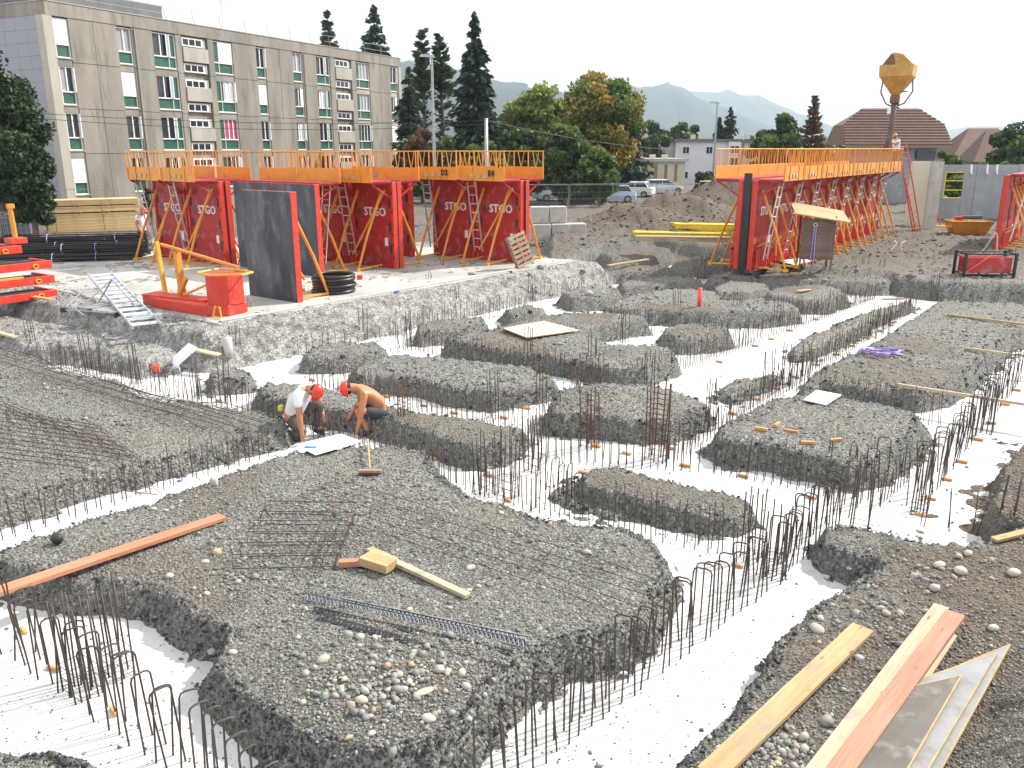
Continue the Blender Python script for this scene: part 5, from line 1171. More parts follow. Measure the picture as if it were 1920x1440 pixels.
for x, ww in ((2.7, .5), (4.0, .5), (10, .6), (11.4, .5), (13, .5)): wbox(t, 'chimney', (x, 2, 5.95), (x + ww, 2.6, 6.5), 'cream')
p = PY(1148, 352, 100); t = thing('cream_building', 'low cream building with dark vertical window slots beside the autumn trees', 'building', (p.x, p.y, 0), .12)
wbox(t, 'porch', (0, 1.5, 0), (3.4, 6, 2.9), 'roofflat'); wbox(t, 'wall', (3.42, 0, 0), (8.6, 7, 3.3), 'cream'); wbox(t, 'roof', (-.4, -.4, 3.3), (8.9, 7, 3.65), 'concblock'); wbox(t, 'porch_column', (3.0, .2, 0), (3.3, .6, 3.28), 'concblock')
for k in range(4): wbox(t, 'window_slot', (3.75 + k * 1.2, -.05, 1.1), (4.1 + k * 1.2, -.002, 3.0), 'oldwood')
for x in (1.2, 3.5, 5.0, 6.5): wbox(t, 'roof_box', (x, 2, 3.66), (x + .6, 2.6, 4.1), 'cream')
# house with the brown tiled roof
p = PY(1600, 300, 72); t = thing('tiled_house', 'house with a large brown tiled half-hipped roof behind the formwork row', 'house', (p.x, p.y, 0), .03)
wbox(t, 'wall', (.2, .5, 0), (7.2, 3.6, 5.0), 'precast'); wbox(t, 'fascia', (-.9, -.35, 4.85), (8.0, -.25, 5.1), 'oldwood')
rw = 8.9; e0, e1, rd = -1.0, 8.0, 3.6
for k in range(13):   # tile courses from the eaves to the ridge
    u0, u1 = k / 13, (k + 1) / 13
    def xs(u): return (e0 + (.18 * u / .55 if u < .55 else .18 + (u - .55) / .45 * 1.9), e1 - (.28 * u / .55 if u < .55 else .28 + (u - .55) / .45 * 1.9))
    a0, a1 = xs(u0), xs(u1); y0, y1 = -.4 + u0 * 2.2, -.4 + u1 * 2.2; z0, z1 = 5.05 + u0 * 2.95, 5.05 + u1 * 2.95
    mb = MB().loft([[(a0[0], y0, z0), (a0[1], y0, z0), (a0[1], y0, z0 + .13), (a0[0], y0, z0 + .13)], [(a1[0], y1, z1), (a1[1], y1, z1), (a1[1], y1, z1 + .03), (a1[0], y1, z1 + .03)]]); mb.build('tile_course', MT['rooft'], t)
mb = MB().add([(e0, -.4, 5.05), (e0, 4, 5.05), (e0 + .18, .81, 6.65), (e0 + .18, 2.8, 6.65), (e0 + 2.08, 1.8, 8.0), (e1, -.4, 5.05), (e1, 4, 5.05), (e1 - .28, .81, 6.65), (e1 - .28, 2.8, 6.65), (e1 - 2.18, 1.8, 8.0)], [(0, 1, 3, 2), (2, 3, 4), (5, 7, 8, 6), (7, 9, 8), (1, 6, 8, 9, 4, 3)]); mb.build('hip', MT['hutwood'], t)
MB().span((5.4, .2, 3.9), (7.0, .49, 4.6)).build('window', MT['glass'], t)
p = PY(1795, 300, 105); t = thing('far_house', 'distant brown-roofed house at the right beyond the grey walls', 'house', (p.x, p.y, 0), -.1)
wbox(t, 'wall', (0, 1, 0), (8, 8, 3.6), 'cream')
MB().loft([[(-.6, 0, 3.6), (8.6, 0, 3.6), (8.6, 9, 3.6), (-.6, 9, 3.6)], [(2.6, 4.3, 7.2), (6, 4.3, 7.2), (6, 4.7, 7.2), (2.6, 4.7, 7.2)]]).build('roof', MT['rooft'], t)
wbox(t, 'roof_window', (5.4, 1.0, 4.5), (6.2, 1.5, 4.75), 'white')
p = PY(1838, 300, 92); t = thing('dormer_house', 'dark brown hipped roof just left of the far right tree', 'house', (p.x, p.y, 0), -.25)
wbox(t, 'wall', (0, 1, 0), (6, 7, 3.4), 'precast'); MB().loft([[(-.6, 0, 3.4), (6.6, 0, 3.4), (6.6, 8, 3.4), (-.6, 8, 3.4)], [(1.2, 4, 6.7), (5, 4, 6.7), (5, 4.4, 6.7), (1.2, 4.4, 6.7)]]).build('roof', MT['rooft'], t)

# precast concrete walls of the new building
def wall_thing(px, pz, D, w_, h, rz_, lab, n, mt='precast', win=None):
    p = PY(px, pz, D); t = thing('precast_wall', lab, 'concrete wall', (p.x, p.y, .6), rz_, 'grey concrete walls of the new building')
    for k in range(n):
        x0, x1 = k * w_ / n + .012, (k + 1) * w_ / n - .012
        if win is not None and k == win:
            wx0, wx1, wz0, wz1 = x0 + (x1 - x0) * .25, x0 + (x1 - x0) * .75, h * .42, h * .88
            for q, (a_, b_) in enumerate((((x0, 0, 0), (wx0, .18, h)), ((wx1, 0, 0), (x1, .18, h)), ((wx0 + .002, 0, 0), (wx1 - .002, .18, wz0)), ((wx0 + .002, 0, wz1), (wx1 - .002, .18, h)))): MB().span(a_, b_).build('wall_panel', MT[mt], t)
            fr = MB()
            for a_, b_ in (((wx0, -.02, wz0), (wx0 + .06, .1, wz1)), ((wx1 - .06, -.02, wz0), (wx1, .1, wz1)), ((wx0 + .062, -.02, wz0), (wx1 - .062, .1, wz0 + .05)), ((wx0 + .062, -.02, wz1 - .05), (wx1 - .062, .1, wz1)), ((wx0 + .062, .0, (wz0 * .35 + wz1 * .65)), (wx1 - .062, .06, (wz0 * .35 + wz1 * .65) + .05)), ((wx0 + .062, .0, (wz0 * .7 + wz1 * .3)), (wx1 - .062, .06, (wz0 * .7 + wz1 * .3) + .05))): fr.span(a_, b_)
            fr.build('window_frame', MT['lemon'], t)
        else: MB().span((x0, 0, 0), (x1, .18, h + (0 if k % 2 else .03))).build('wall_panel', MT[mt], t)
    return t
wall_thing(1743, 400, 50, 7.2, 3.28, -.02, 'grey concrete wall with a yellow-framed window opening, at far right', 3, win=0)
wall_thing(1700, 405, 46, 1.05, 3.5, .1, 'light concrete wall panel standing just past the end of the formwork row', 1, 'cream')
wall_thing(1735, 410, 44, .75, 3.5, .3, 'narrow concrete pier between the light panel and the grey wall', 1, 'concblock')
wall_thing(1806, 395, 48.5, .4, 3.2, 1.2, 'short concrete return wall in front of the grey wall', 1)
for px, D, lab in ((1762, 45.5, 'left one of two red props bracing the concrete pier'), (1716, 43.5, 'right red prop leaning at the end of the formwork row')):
    p = PY(px, 410, D); t = thing('wall_prop', lab, 'prop', (p.x, p.y, .75)); MB().tube([(0, -.2, .0), (-.6, .4, 2.6)], .04, 6).build('tube', MT['redside'], t); MB().box((0, -.2, .03), (.2, .2, .06)).build('foot', MT['redside'], t)
# thin white things on the wall coping
for k, px in enumerate((1820, 1850, 1868)):
    p = PY(px, 305, 49.9); o = MB().tube([(0, 0, 0), (.02, 0, -.4), (.1, 0, -.55)], .05, 4).build('white_rag', MT['paper']); o.location = (p.x, p.y - .15, 3.9); tag(o, ['left', 'middle', 'right'][k] + ' white rag hanging over the grey concrete wall', 'rag', 'rags on the grey wall')

# ------------------------------------------------------------------ yard objects
t0 = PG(1045, 425)
cb = MB().span((0, 0, 0), (.84, .7, .75)).mesh('concrete_block', MT['concblock'], bevel=.03)
for k, (px, D, z, lab) in enumerate(((1000, 39.6, .62, 'left block of the lower row of concrete blocks beyond the slab'), (1035, 39.8, .62, 'middle block of the lower row of concrete blocks beyond the slab'), (1067, 40, .62, 'right block of the lower row of concrete blocks beyond the slab'), (1030, 40.2, 1.40, 'single concrete block in the upper row beyond the slab'), (996, 40.0, 1.40, 'concrete block beside the upper single one, next to the brace'))):
    p = PY(px, 420, D); o = link('concrete_block', cb); o.location = (p.x, D, z); o.rotation_euler = (0, 0, .12); tag(o, lab, 'concrete block', 'concrete blocks beyond the slab')
def beams(px, py, n, rows, L, mt, lab, rz_, z):
    p = P(px, py, z); t = thing('beam_stack', lab, 'beams', (p[0], p[1], z), rz_, 'stacks of yellow formwork beams')
    m = MB().span((0, 0, 0), (L, .08, .03)).span((0, .028, .032), (L, .052, .168)).span((0, 0, .17), (L, .08, .2)).mesh('beam', MT[mt])
    for r_ in range(rows):
        for k in range(n): o = link('beam', m, t); o.location = (R.uniform(-.15, .15), k * .12, r_ * .205); o.rotation_euler = (0, 0, R.gauss(0, .008))
    return t
beams(1188, 452, 9, 2, 4.2, 'lemon', 'long stack of dull yellow beams lying left of the formwork row', A0 * .25, .62)
beams(1262, 436, 8, 2, 2.8, 'lemon', 'bright yellow beams stacked highest, left of the formwork row', A0 * .3, .95)
beams(1195, 452, 5, 1, 3.9, 'pale', 'weathered pale beams lying on the dull yellow stack', A0 * .25, 1.05)
# wooden hut
p = P(1496, 505, .62); t = thing('wooden_hut', 'small dark wooden hut on posts with a slanting board roof, before the formwork row', 'hut', (p[0], p[1], .6), -.18)
hb = MB().span((0, 0, 0), (1.02, .03, .115)).mesh('board', MT['hutwood']); hb2 = MB().span((0, 0, 0), (.03, .95, .088)).mesh('board', MT['hutwood'])
for k in range(15): o = link('board', hb2, t); o.location = (1.12 + R.uniform(0, .012), -.02, .38 + k * .102)
for k in range(12): link('board', hb, t).location = (.08, R.uniform(0, .012), .38 + k * .12)
for x, y in ((.02, .0), (1.08, .0), (.05, .9), (1.08, .9)): MB().span((x, y, 0), (x + .06, y + .06, 1.85)).build('post', MT['hutwood'], t)
MB().loft([[(-.3, -.3, 1.98), (1.55, -.3, 1.70), (1.55, 1.2, 1.98), (-.3, 1.2, 2.28)], [(-.3, -.3, 2.02), (1.55, -.3, 1.74), (1.55, 1.2, 2.02), (-.3, 1.2, 2.32)]]).build('roof', MT['plank'], t)
MB().tube([(.38, -.05, .2), (.42, -.06, 1.5)], .02, 5).tube([(.5, -.05, .15), (.48, -.06, 1.5)], .02, 5).build('hanging_cable', MT['purple'], t)
MB().ring([(.45 + .07 * math.cos(k), -.05, 1.6 + .07 * math.sin(k)) for k in range(6)], .015, 4).build('hook_ring', MT['white'], t)
sheet([(1460, 492), (1500, 486), (1522, 492), (1490, 500)], .66, .015, 'paper', 'crumpled white sheet on the ground under the wooden hut', name='white_sheet', cat='sheet')
# skip
p = P(1772, 438, .75); t = thing('concrete_skip', 'orange steel skip with a red lid piece standing before the grey wall', 'skip', (p[0] + .2, p[1], .72), -.15); t.scale = (.78,) * 3
MB().loft([[(.3, 0, 0), (2.2, 0, 0), (2.2, 1.1, 0), (.3, 1.1, 0)], [(0, -.15, .75), (2.5, -.15, .75), (2.5, 1.25, .75), (0, 1.25, .75)]]).build('tub', MT['orange'], t)
MB().ring([(0, -.15, .78), (2.5, -.15, .78), (2.5, 1.25, .78), (0, 1.25, .78)], .045, 5).build('rim', MT['bucket'], t); MB().span((1.3, -.1, .8), (1.36, 1.2, .84)).build('cross_bar', MT['yellow'], t); MB().box((.55, .3, .95), (.4, .35, .25)).build('lid', MT['redside'], t)
wp = [(-.9, .3), (-.2, .3)]
MB().span((-.8, -.2, .45), (.05, .2, .52)).build('chute', MT['yellow'], t)
p = P(1840, 432, .75); t = thing('picture_rack', 'low dark frame leaning against the foot of the grey wall', 'frame', (p[0], p[1] + 2, .75)); MB().ring([(0, 0, 0), (1.1, 0, 0), (1.1, .1, .55), (0, .1, .55)], .04, 5).build('frame_bar', MT['black'], t); MB().span((.05, .06, .04), (1.05, .09, .5)).build('mesh', MT['boot'], t)
# red panels in a black rack
p = P(1806, 520, .60); t = thing('storage_rack', 'black steel rack holding red panels, near the right frame edge', 'rack', (p[0], p[1], .58), -.08)
W_ = 1.62
for x in (0, W_):
    for y in (0, .8): MB().span((x - .04, y - .04, 0), (x + .04, y + .04, .85)).build('corner_post', MT['black'], t)
for z in (.12, .80): MB().ring([(0, 0, z), (W_, 0, z), (W_, .8, z), (0, .8, z)], .025, 5).build('rack_rail', MT['black'], t)
MB().beam((0, -.03, .15), (W_ * .5, -.03, .8), .02, .02).build('rack_stay', MT['orange'], t)
for k in range(5): MB().span((.08, .06 + k * .14, .16), (W_ - .08, .14 + k * .14, .68 - .02 * (k % 2))).build('red_panel', MT['red'], t)
p = P(1835, 478, .62); t = thing('curved_pipe', 'thin pink and white pipes rising behind the red panel rack', 'pipe', (p[0], p[1], .6)); MB().tube([(0, 0, 0), (.25, 0, .35), (.5, 0, .85), (.58, 0, .9)], .025, 5).tube([(.58, 0, .9), (.66, 0, .7), (.72, 0, 0)], .025, 5).build('pipe_run', MT['plypink'], t)
# red lattice ladder leaning on the row
p = P(1712, 432, .75); t = thing('leaning_ladder', 'red extension ladder leaning on the far end of the formwork row', 'ladder', (p[0], p[1] - .4, .72), .3)
mb = MB()
for s_ in (-.24, .24): mb.beam((s_, 0, 0), (s_ - .75, .9, 4.3), .05, .06)
mb.build('side_rail', MT['redside'], t)
m = MB().tube([(-.22, 0, 0), (.22, 0, 0)], .022, 5).mesh('rung', MT['pale'])
for k in range(15): u = (k + .5) / 15; link('rung', m, t).location = (-.75 * u, .9 * u, 4.3 * u)

# ------------------------------------------------------------------ concrete hopper hanging over the row
d = 41.5; p = PY(1670, 255, d); t = thing('concrete_hopper', 'ochre steel concrete hopper hanging above the formwork row with its long pouring tube', 'hopper', (p.x, p.y, 0), -.55)
zz = lambda py: CAMH + (278 - py) / F * d * .985
s1 = .83
sq = lambda r_, z, dx=0: [(-r_ + dx, -r_, z), (r_ + dx, -r_, z), (r_ + dx, r_, z), (-r_ + dx, r_, z)]
MB().loft([sq(.16, zz(186)), sq(s1 * .85, zz(155)), sq(s1 * .88, zz(136))]).build('hopper_body', MT['bucket'], t)
MB().loft([[(-.64, -.64, zz(136)), (.64, -.64, zz(136)), (.64, .64, zz(136)), (-.64, .64, zz(136))], [(-.30, -.60, zz(117)), (-.24, -.60, zz(117)), (-.24, .60, zz(117)), (-.30, .60, zz(117))]]).build('hood', MT['bucketdark'], t)
MB().loft([[(-.05, -.66, zz(136.5)), (.69, -.66, zz(136.5)), (.69, .66, zz(136.5)), (-.05, .66, zz(136.5))], [(-.22, -.68, zz(115)), (.22, -.68, zz(119)), (.22, .68, zz(119)), (-.22, .68, zz(115))]]).build('hood_side', MT['bucket'], t)
MB().span((-.2, -.2, zz(200)), (.2, .2, zz(186))).build('gate', MT['bucketdark'], t, bevel=.03)
for s_ in (-.55, .6): MB().tube([(s_ * 1.1, 0, zz(160)), (s_ * 1.2, 0, zz(180)), (s_ * .7, 0, zz(200)), (s_ * .2, 0, zz(205))], .035, 6).build('lever', MT['bucketdark'], t)
MB().tube([(.5, 0, zz(180)), (-.1, 0, zz(181))], .03, 5).build('lever_link', MT['bucketdark'], t)
MB().tube([(0, 0, zz(200)), (-.02, 0, zz(230)), (-.05, 0, zz(262)), (-.2, -.05, zz(285))], [.14, .12, .12, .11], 9).build('pouring_tube', MT['rubber'], t, True)
MB().span((-.25, -.2, zz(218)), (-.10, -.15, zz(206))).build('tag_plate', MT['white'], t)

# ------------------------------------------------------------------ lamps, wires, fence
def lamp(px, ytop, D, ybase, lab, double=False):
    p = PY(px, ybase, D); zt = PY(px, ytop, D).z; t = thing('street_lamp', lab, 'street lamp', (p.x, p.y, .3))
    MB().tube([(0, 0, 0), (0, 0, zt * .5), (0, 0, zt - .3)], [.13, .10, .07], 8).build('pole', MT['steel'], t)
    for s_ in (-1,): MB().tube([(0, 0, zt - .32), (s_ * .25, 0, zt - .25)], .05, 5).build('arm', MT['steel'], t); MB().loft([[(-.75, -.15, zt - .25), (.2, -.15, zt - .32), (.2, .15, zt - .32), (-.75, .15, zt - .25)], [(-.65, -.1, zt - .1), (.12, -.1, zt - .15), (.12, .1, zt - .15), (-.65, .1, zt - .1)]]).build('lamp_head', MT['steel'], t)
lamp(814, 108, 55, 290, 'tall pale street lamp in front of the twin pines', True)
lamp(1341, 194, 85, 262, 'street lamp behind the white block', True)
p = PY(912, 290, 48); zt = PY(912, 222, 48).z; o = MB().tube([(0, 0, 0), (0, 0, zt)], [.12, .09], 8).build('plain_pole', MT['steel'], None, True); o.location = (p.x, p.y, 0); tag(o, 'plain grey pole right of the street lamp, below the big spruce', 'pole')
def cable(name, lab, a, b, sag, r_=.02):
    a, b = Vector(a), Vector(b); pts = [a + (b - a) * (k / 16) - Vector((0, 0, sag * 4 * (k / 16) * (1 - k / 16))) for k in range(17)]
    o = MB().tube(pts, r_, 4).build(name, MT['plasticblk']); tag(o, lab, 'cable', 'overhead cables')
q1 = PY(912, 226, 48); q2 = PY(912, 232, 48)
cable('overhead_cable', 'upper overhead cable crossing the apartment block to the plain pole', PY(-40, 205, 40), q1, .35, .012); cable('overhead_cable', 'lower overhead cable crossing the apartment block', PY(-40, 212, 40), q2, .5, .012)
cable('overhead_cable', 'overhead cable dropping right from the plain pole across the trees', q1, PY(1265, 280, 75), .3, .016)
fm = [MB().tube([(0, 0, 0), (0, 0, 2.0)], .021, 5).mesh('post', MT['steel']), MB().tube([(0, 0, 0), (3.4, 0, 0)], .017, 5).mesh('frame_rail', MT['steel'])]
wmesh = MB()
for k in range(1, 22): wmesh.tube([(k * .155, 0, .15), (k * .155, 0, 1.98)], .0035, 3)
for k in range(5): wmesh.tube([(0, 0, .2 + k * .43), (3.4, 0, .2 + k * .43)], .0035, 3)
wmesh = wmesh.mesh('wire_mesh', MT['steel'])
def fence(a, b, z, lab, g, hscale=1.):
    a, b = Vector(a), Vector(b); n_ = max(1, round((b - a).length / 3.5)); rz_ = math.atan2(b.y - a.y, b.x - a.x)
    for k in range(n_):
        q = a + (b - a) * k / n_; z_ = gz(q.x, q.y) if z is None else z; t = thing('fence_panel', f'{ordn(k)} temporary wire fence panel from the left {lab}', 'fence', (q.x, q.y, z_), rz_, g); t.scale = ((b - a).length / n_ / 3.5, 1, hscale)
        link('post', fm[0], t); o = link('post', fm[0], t); o.location = (3.4, 0, 0)
        for zz_ in (.14, 1.99): o = link('frame_rail', fm[1], t); o.location = (0, 0, zz_)
        o = link('wire_mesh', wmesh, t); o['kind'] = 'stuff'
fence(PY(-60, 380, 45).xy, PY(228, 380, 45).xy, .75, 'behind the timber stack', 'wire fence panels at left')
fence(PY(985, 380, 58).xy, PY(1310, 380, 60).xy, .35, 'in front of the parked cars', 'wire fence panels before the car park', 1.05)
fence(PY(1310, 380, 60).xy, PY(1400, 380, 62).xy, .6, 'beside the hedge', 'wire fence panels by the hedge', 1.0)

# ------------------------------------------------------------------ cars
def car(px, D, rz_, mt, lab, est=False, k_=1.):
    p = PY(px, 370, D); t = thing('parked_car', lab, 'car', (p.x, p.y, .3), rz_, 'cars parked behind the wire fence'); t.scale = (k_,) * 3
    def sec(x, w_, z0, z1): return [(x, -w_, z0), (x, w_, z0), (x, w_ * 1.03, (z0 + z1) / 2), (x, w_ * .93, z1), (x, -w_ * .93, z1), (x, -w_ * 1.03, (z0 + z1) / 2)]
    MB().loft([sec(-2.0, .70, .35, .75), sec(-1.9, .82, .25, .92), sec(-1.2, .85, .22, .98), sec(0, .86, .22, .96), sec(1.0, .85, .22, .92), sec(1.75, .82, .25, .78), sec(2.0, .70, .35, .62)]).build('body', MT[mt], t, bevel=.02)
    xr = -1.95 if est else -1.6
    cb_ = [[(xr, -.72, .93), (xr, .72, .93), (1.05, .74, .90), (1.05, -.74, .90)], [(xr + .35, -.60, 1.40), (xr + .35, .60, 1.40), (.25, .60, 1.40), (.25, -.60, 1.40)]]
    MB().loft(cb_).build('windows', MT['glass'], t)
    MB().loft([[(xr + .3, -.64, 1.395), (xr + .3, .64, 1.395), (.32, .64, 1.395), (.32, -.64, 1.395)], [(xr + .5, -.5, 1.47), (xr + .5, .5, 1.47), (.15, .5, 1.47), (.15, -.5, 1.47)]]).build('roof', MT[mt], t)
    pm_ = MB()
    for s_ in (-1, 1):
        for a_, b_ in (((xr, .73), (xr + .35, .61)), ((1.05, .75), (.25, .61)), ((-.3, .745), (-.3, .615))): pm_.beam((a_[0], s_ * a_[1], .92), (b_[0], s_ * b_[1], 1.41), .05, .05)
    pm_.build('pillar', MT[mt], t)
    wm = MB().tube([(0, -.1, 0), (0, .1, 0)], .32, 14).mesh('wheel', MT['tyre'])
    for x in (-1.25, 1.3):
        for s_ in (-.78, .78):
            o = link('wheel', wm, t); o.location = (x, s_, .32); MB().tube([(0, s_ / .78 * .085, 0), (0, s_ / .78 * .115, 0)], .2, 10).build('rim', MT['steel'], o)
    for s_ in (-.55, .55): MB().box((1.93, s_, .62), (.12, .3, .12)).build('headlight', MT['white'], t); MB().box((-1.95, s_, .78), (.1, .25, .14)).build('tail_light', MT['redside'], t)
    return t
car(1042, 76, .35, 'carsilver', 'silver car, leftmost of those parked behind the wire fence', True)
car(1094, 70, 2.9, 'carblack', 'black hatchback parked in front of the others behind the fence')
car(1150, 74, 3.0, 'carblue', 'pale blue hatchback between the black and the white car')
car(1188, 82, 2.7, 'carwhite', 'white car parked right of the pale blue hatchback')
car(1015, 84, .1, 'carwhite', 'white car at the very left of the parked row, behind the silver one')
car(1066, 88, 2.9, 'carblue', 'bluish car behind the black hatchback')
car(1215, 92, 2.8, 'carblack', 'dark car between the white car and the pale estate')
car(1242, 88, .15, 'carsilver', 'pale estate car half hidden behind the earth heap', True)
# ------------------------------------------------------------------ trees
def leaf_mesh(name, cen, siz, tint, mat, elong=1., up=None, seed=1):
    r_ = np.random.RandomState(seed); n = len(cen)
    a = r_.normal(size=(n, 3)); a /= np.linalg.norm(a, axis=1)[:, None]
    if up is not None: a = up + a * .35; a /= np.linalg.norm(a, axis=1)[:, None]
    b = np.cross(a, r_.normal(size=(n, 3))); b /= np.linalg.norm(b, axis=1)[:, None]
    a = a * (siz * elong)[:, None]; b = b * (siz * .62)[:, None]
    V = np.stack([cen - a, cen + b, cen + a * 1.05, cen - b * .9], 1).reshape(-1, 3)
    m = npmesh(name, V, np.arange(4 * n).reshape(-1, 4), mat); vattr(m, 'tint', np.repeat(np.clip(tint, 0, 1), 4)); return m
def spruce(px, ytop, D, rpx, lab, mat='spruce', zb=0., low=.06, dens=1., bare=False, grp=None, seed=0, cat='tree'):
    p = PY(px, 300, D); top = PY(px, ytop, D).z; H = top - zb; Rm = rpx / F * D; r_ = np.random.RandomState(seed + 11)
    t = thing('conifer' if mat == 'pine' else 'spruce_tree', lab, cat, (p.x, p.y, zb), 0, grp)
    MB().tube([(0, 0, 0), (.05, 0, H * .5), (0, 0, H * .98)], [H * .018, H * .012, .02], 8).build('trunk', MT['bark'], t, True)
    cen, siz, tin, ups = [], [], [], []; nl = int(38 * dens * max(.8, H / 18)); br = MB()
    for k in range(nl):
        u = low + (1 - low) * (k + r_.uniform(0, .9)) / nl; z = u * H
        if bare and u < .72 and r_.uniform() < .55: nb = 3
        else: nb = int(8 if u < .85 else 5)
        R_ = Rm * (1 - u) ** .72 * (1.25 if not bare else 1.0) * r_.uniform(.72, 1.12) + .12
        if bare: R_ = Rm * (.3 + .7 * math.sin(min(1, (1 - u) * 2.6) * math.pi / 2)) * r_.uniform(.6, 1.05) if u > .6 else Rm * r_.uniform(.35, .8)
        for j in range(nb):
            an = r_.uniform(0, 2 * math.pi); L = R_ * r_.uniform(.65, 1.1); dr = -.28 if mat == 'spruce' else .10
            ns = int(max(6, 34 * dens * (L / max(Rm, .1)) + 5))
            if bare: ns = max(2, ns // 8) if u < .66 else int(ns * .45)
            s_ = r_.uniform(.12, 1, ns); cz = z + L * (s_ * dr + (s_ ** 2) * .16) + r_.normal(size=ns) * .10
            wob = r_.normal(size=(ns, 2)) * .10 * L * .6
            cen.append(np.stack([np.cos(an) * L * s_ + wob[:, 0], np.sin(an) * L * s_ + wob[:, 1], cz], 1))
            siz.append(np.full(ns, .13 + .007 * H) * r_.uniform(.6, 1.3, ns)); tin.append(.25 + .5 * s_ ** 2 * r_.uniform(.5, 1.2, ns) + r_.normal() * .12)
            ups.append(np.tile([np.cos(an) * .8, np.sin(an) * .8, -.55 if mat == 'spruce' else .3], (ns, 1)))
            if bare and j < 3: br.tube([(0, 0, z), (np.cos(an) * L, np.sin(an) * L, z + L * .1)], .02, 3)
    if bare and br.v: br.build('bare_branch', MT['bark'], t)
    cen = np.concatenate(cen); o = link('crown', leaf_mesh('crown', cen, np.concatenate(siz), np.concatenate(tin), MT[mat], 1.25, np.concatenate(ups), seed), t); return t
def broad(px, ytop, ybot, D, rpx, mat, lab, n=9000, zb=0., blobs=34, seed=0, leaf=.2, name='leafy_tree', sq=1., mats=None, cat='tree', grp=None):
    p = PY(px, 300, D); top = PY(px, ytop, D).z; bot = max(zb + .3, PY(px, ybot, D).z) if ybot else zb + .4; Rm = rpx / F * D
    r_ = np.random.RandomState(seed + 3); t = thing(name, lab, cat, (p.x, p.y, zb), 0, grp); H = top - zb; cz = (top + bot) / 2 - zb; rzz = (top - bot) / 2
    tr = MB().tube([(0, 0, 0), (.1, 0, H * .3), (-.05, .05, H * .75)], [H * .022 + .03, H * .016 + .02, .03], 7)
    bc = r_.normal(size=(blobs, 3)); bc /= np.linalg.norm(bc, axis=1)[:, None]; bc *= (r_.uniform(.25, 1, (blobs, 1)) ** .5) * .78
    egg = 1 - .28 * bc[:, 2]; bc = bc * np.array([Rm, Rm * sq, rzz]); bc[:, 0] *= egg; bc[:, 1] *= egg; bc[:, 2] += cz; br = r_.uniform(.20, .40, blobs) * min(Rm, rzz * 1.2)
    for k in range(0, blobs, 3): tr.tube([(0, 0, max(.2, bc[k, 2] * .45)), tuple(bc[k] * .6 + np.array([0, 0, bc[k, 2] * .25])), tuple(bc[k])], [H * .009 + .015, H * .006 + .01, .01], 4)
    tr.build('trunk', MT['bark'], t)
    per = max(8, n // blobs); ms = mats or [mat]
    for mi, mname in enumerate(ms):
        cs, tn, sz_ = [], [], []
        for k in range(blobs):
            if k % len(ms) != mi: continue
            q = r_.normal(size=(per, 3)); q /= np.linalg.norm(q, axis=1)[:, None]; rad_ = r_.uniform(.35, 1.12, (per, 1)) ** .6
            c3 = bc[k] + q * rad_ * br[k] * np.array([1.1, 1.1, .85]); cs.append(c3)
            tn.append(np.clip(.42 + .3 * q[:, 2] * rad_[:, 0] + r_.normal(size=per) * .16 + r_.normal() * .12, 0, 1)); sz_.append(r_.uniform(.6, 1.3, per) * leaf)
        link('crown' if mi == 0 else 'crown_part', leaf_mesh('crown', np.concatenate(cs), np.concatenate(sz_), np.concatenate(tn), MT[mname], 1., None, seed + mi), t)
    return t
spruce(629, 22, 96, 34, 'spruce top rising behind the roof of the apartment block, left of two', seed=1, mat='pine', dens=1.2)
spruce(712, 8, 96, 52, 'tall spruce top behind the right end of the apartment block, right of two', seed=2, dens=1.2)
spruce(772, 128, 84, 42, 'dark spruce directly right of the apartment block', seed=3)
spruce(797, 56, 78, 26, 'tall thin pine, left of the twin pines behind the street lamp', 'pine', seed=4, low=.2, bare=True, dens=1.25)
spruce(830, 63, 79, 28, 'tall thin pine, right of the twin pines behind the street lamp', 'pine', seed=5, low=.2, bare=True, dens=1.25)
spruce(892, 26, 74, 50, 'largest dark spruce, free-standing in the centre left of the autumn trees', seed=6, low=.18, dens=1.5)
spruce(1187, 172, 100, 34, 'dark conifer just right of the orange autumn tree', seed=7)
spruce(1364, 203, 118, 26, 'dark spruce right of the distant street lamp', seed=8); spruce(1345, 222, 118, 22, 'smaller dark spruce left of the one by the distant lamp', seed=9)
spruce(1517, 180, 88, 34, 'slim russet conifer left of the tiled roof', 'leafr', seed=10, dens=.8)
spruce(1667, 180, 84, 26, 'spruce top showing behind the tiled roof and the hopper tube', seed=12)
broad(-10, 60, None, 40, 96, 'cypress', 'huge dense dark evergreen at the left frame edge', 30000, .6, 90, 21, .13, 'evergreen_tree')
broad(45, 215, None, 38, 52, 'cypress', 'lower dark evergreen in front of the gable at left', 15000, .6, 50, 22, .12, 'evergreen_tree')
broad(1005, 132, 330, 84, 62, 'leafy', 'tall yellow-green tree left of the orange autumn tree', 9000, .3, 44, 23, .27)
broad(1122, 108, 352, 74, 80, 'leafo', 'large autumn tree turning orange in the centre of the background', 19000, .3, 70, 24, .21, mats=['leafo', 'leafy', 'leafo', 'leafg'])
broad(1062, 215, None, 66, 46, 'leafg', 'dark green tree at the foot of the autumn tree, left side', 8000, .3, 36, 25, .22, mats=['leafg', 'leafd'])
broad(1125, 262, None, 62, 40, 'leafg', 'bushy green tree in front of the autumn tree, lowest', 6000, .3, 26, 26, .2)
broad(985, 225, None, 70, 52, 'leafd', 'dark green bushy tree right behind the end of the left formwork', 8000, .3, 34, 27, .24, mats=['leafd', 'leafg'])
broad(905, 248, None, 66, 46, 'leafg', 'low green tree below the big spruce', 5000, .3, 26, 28, .22, mats=['leafg', 'leafd'])
broad(838, 240, None, 68, 36, 'leafd', 'low dark green tree behind the street lamp', 4000, .3, 20, 29, .22)
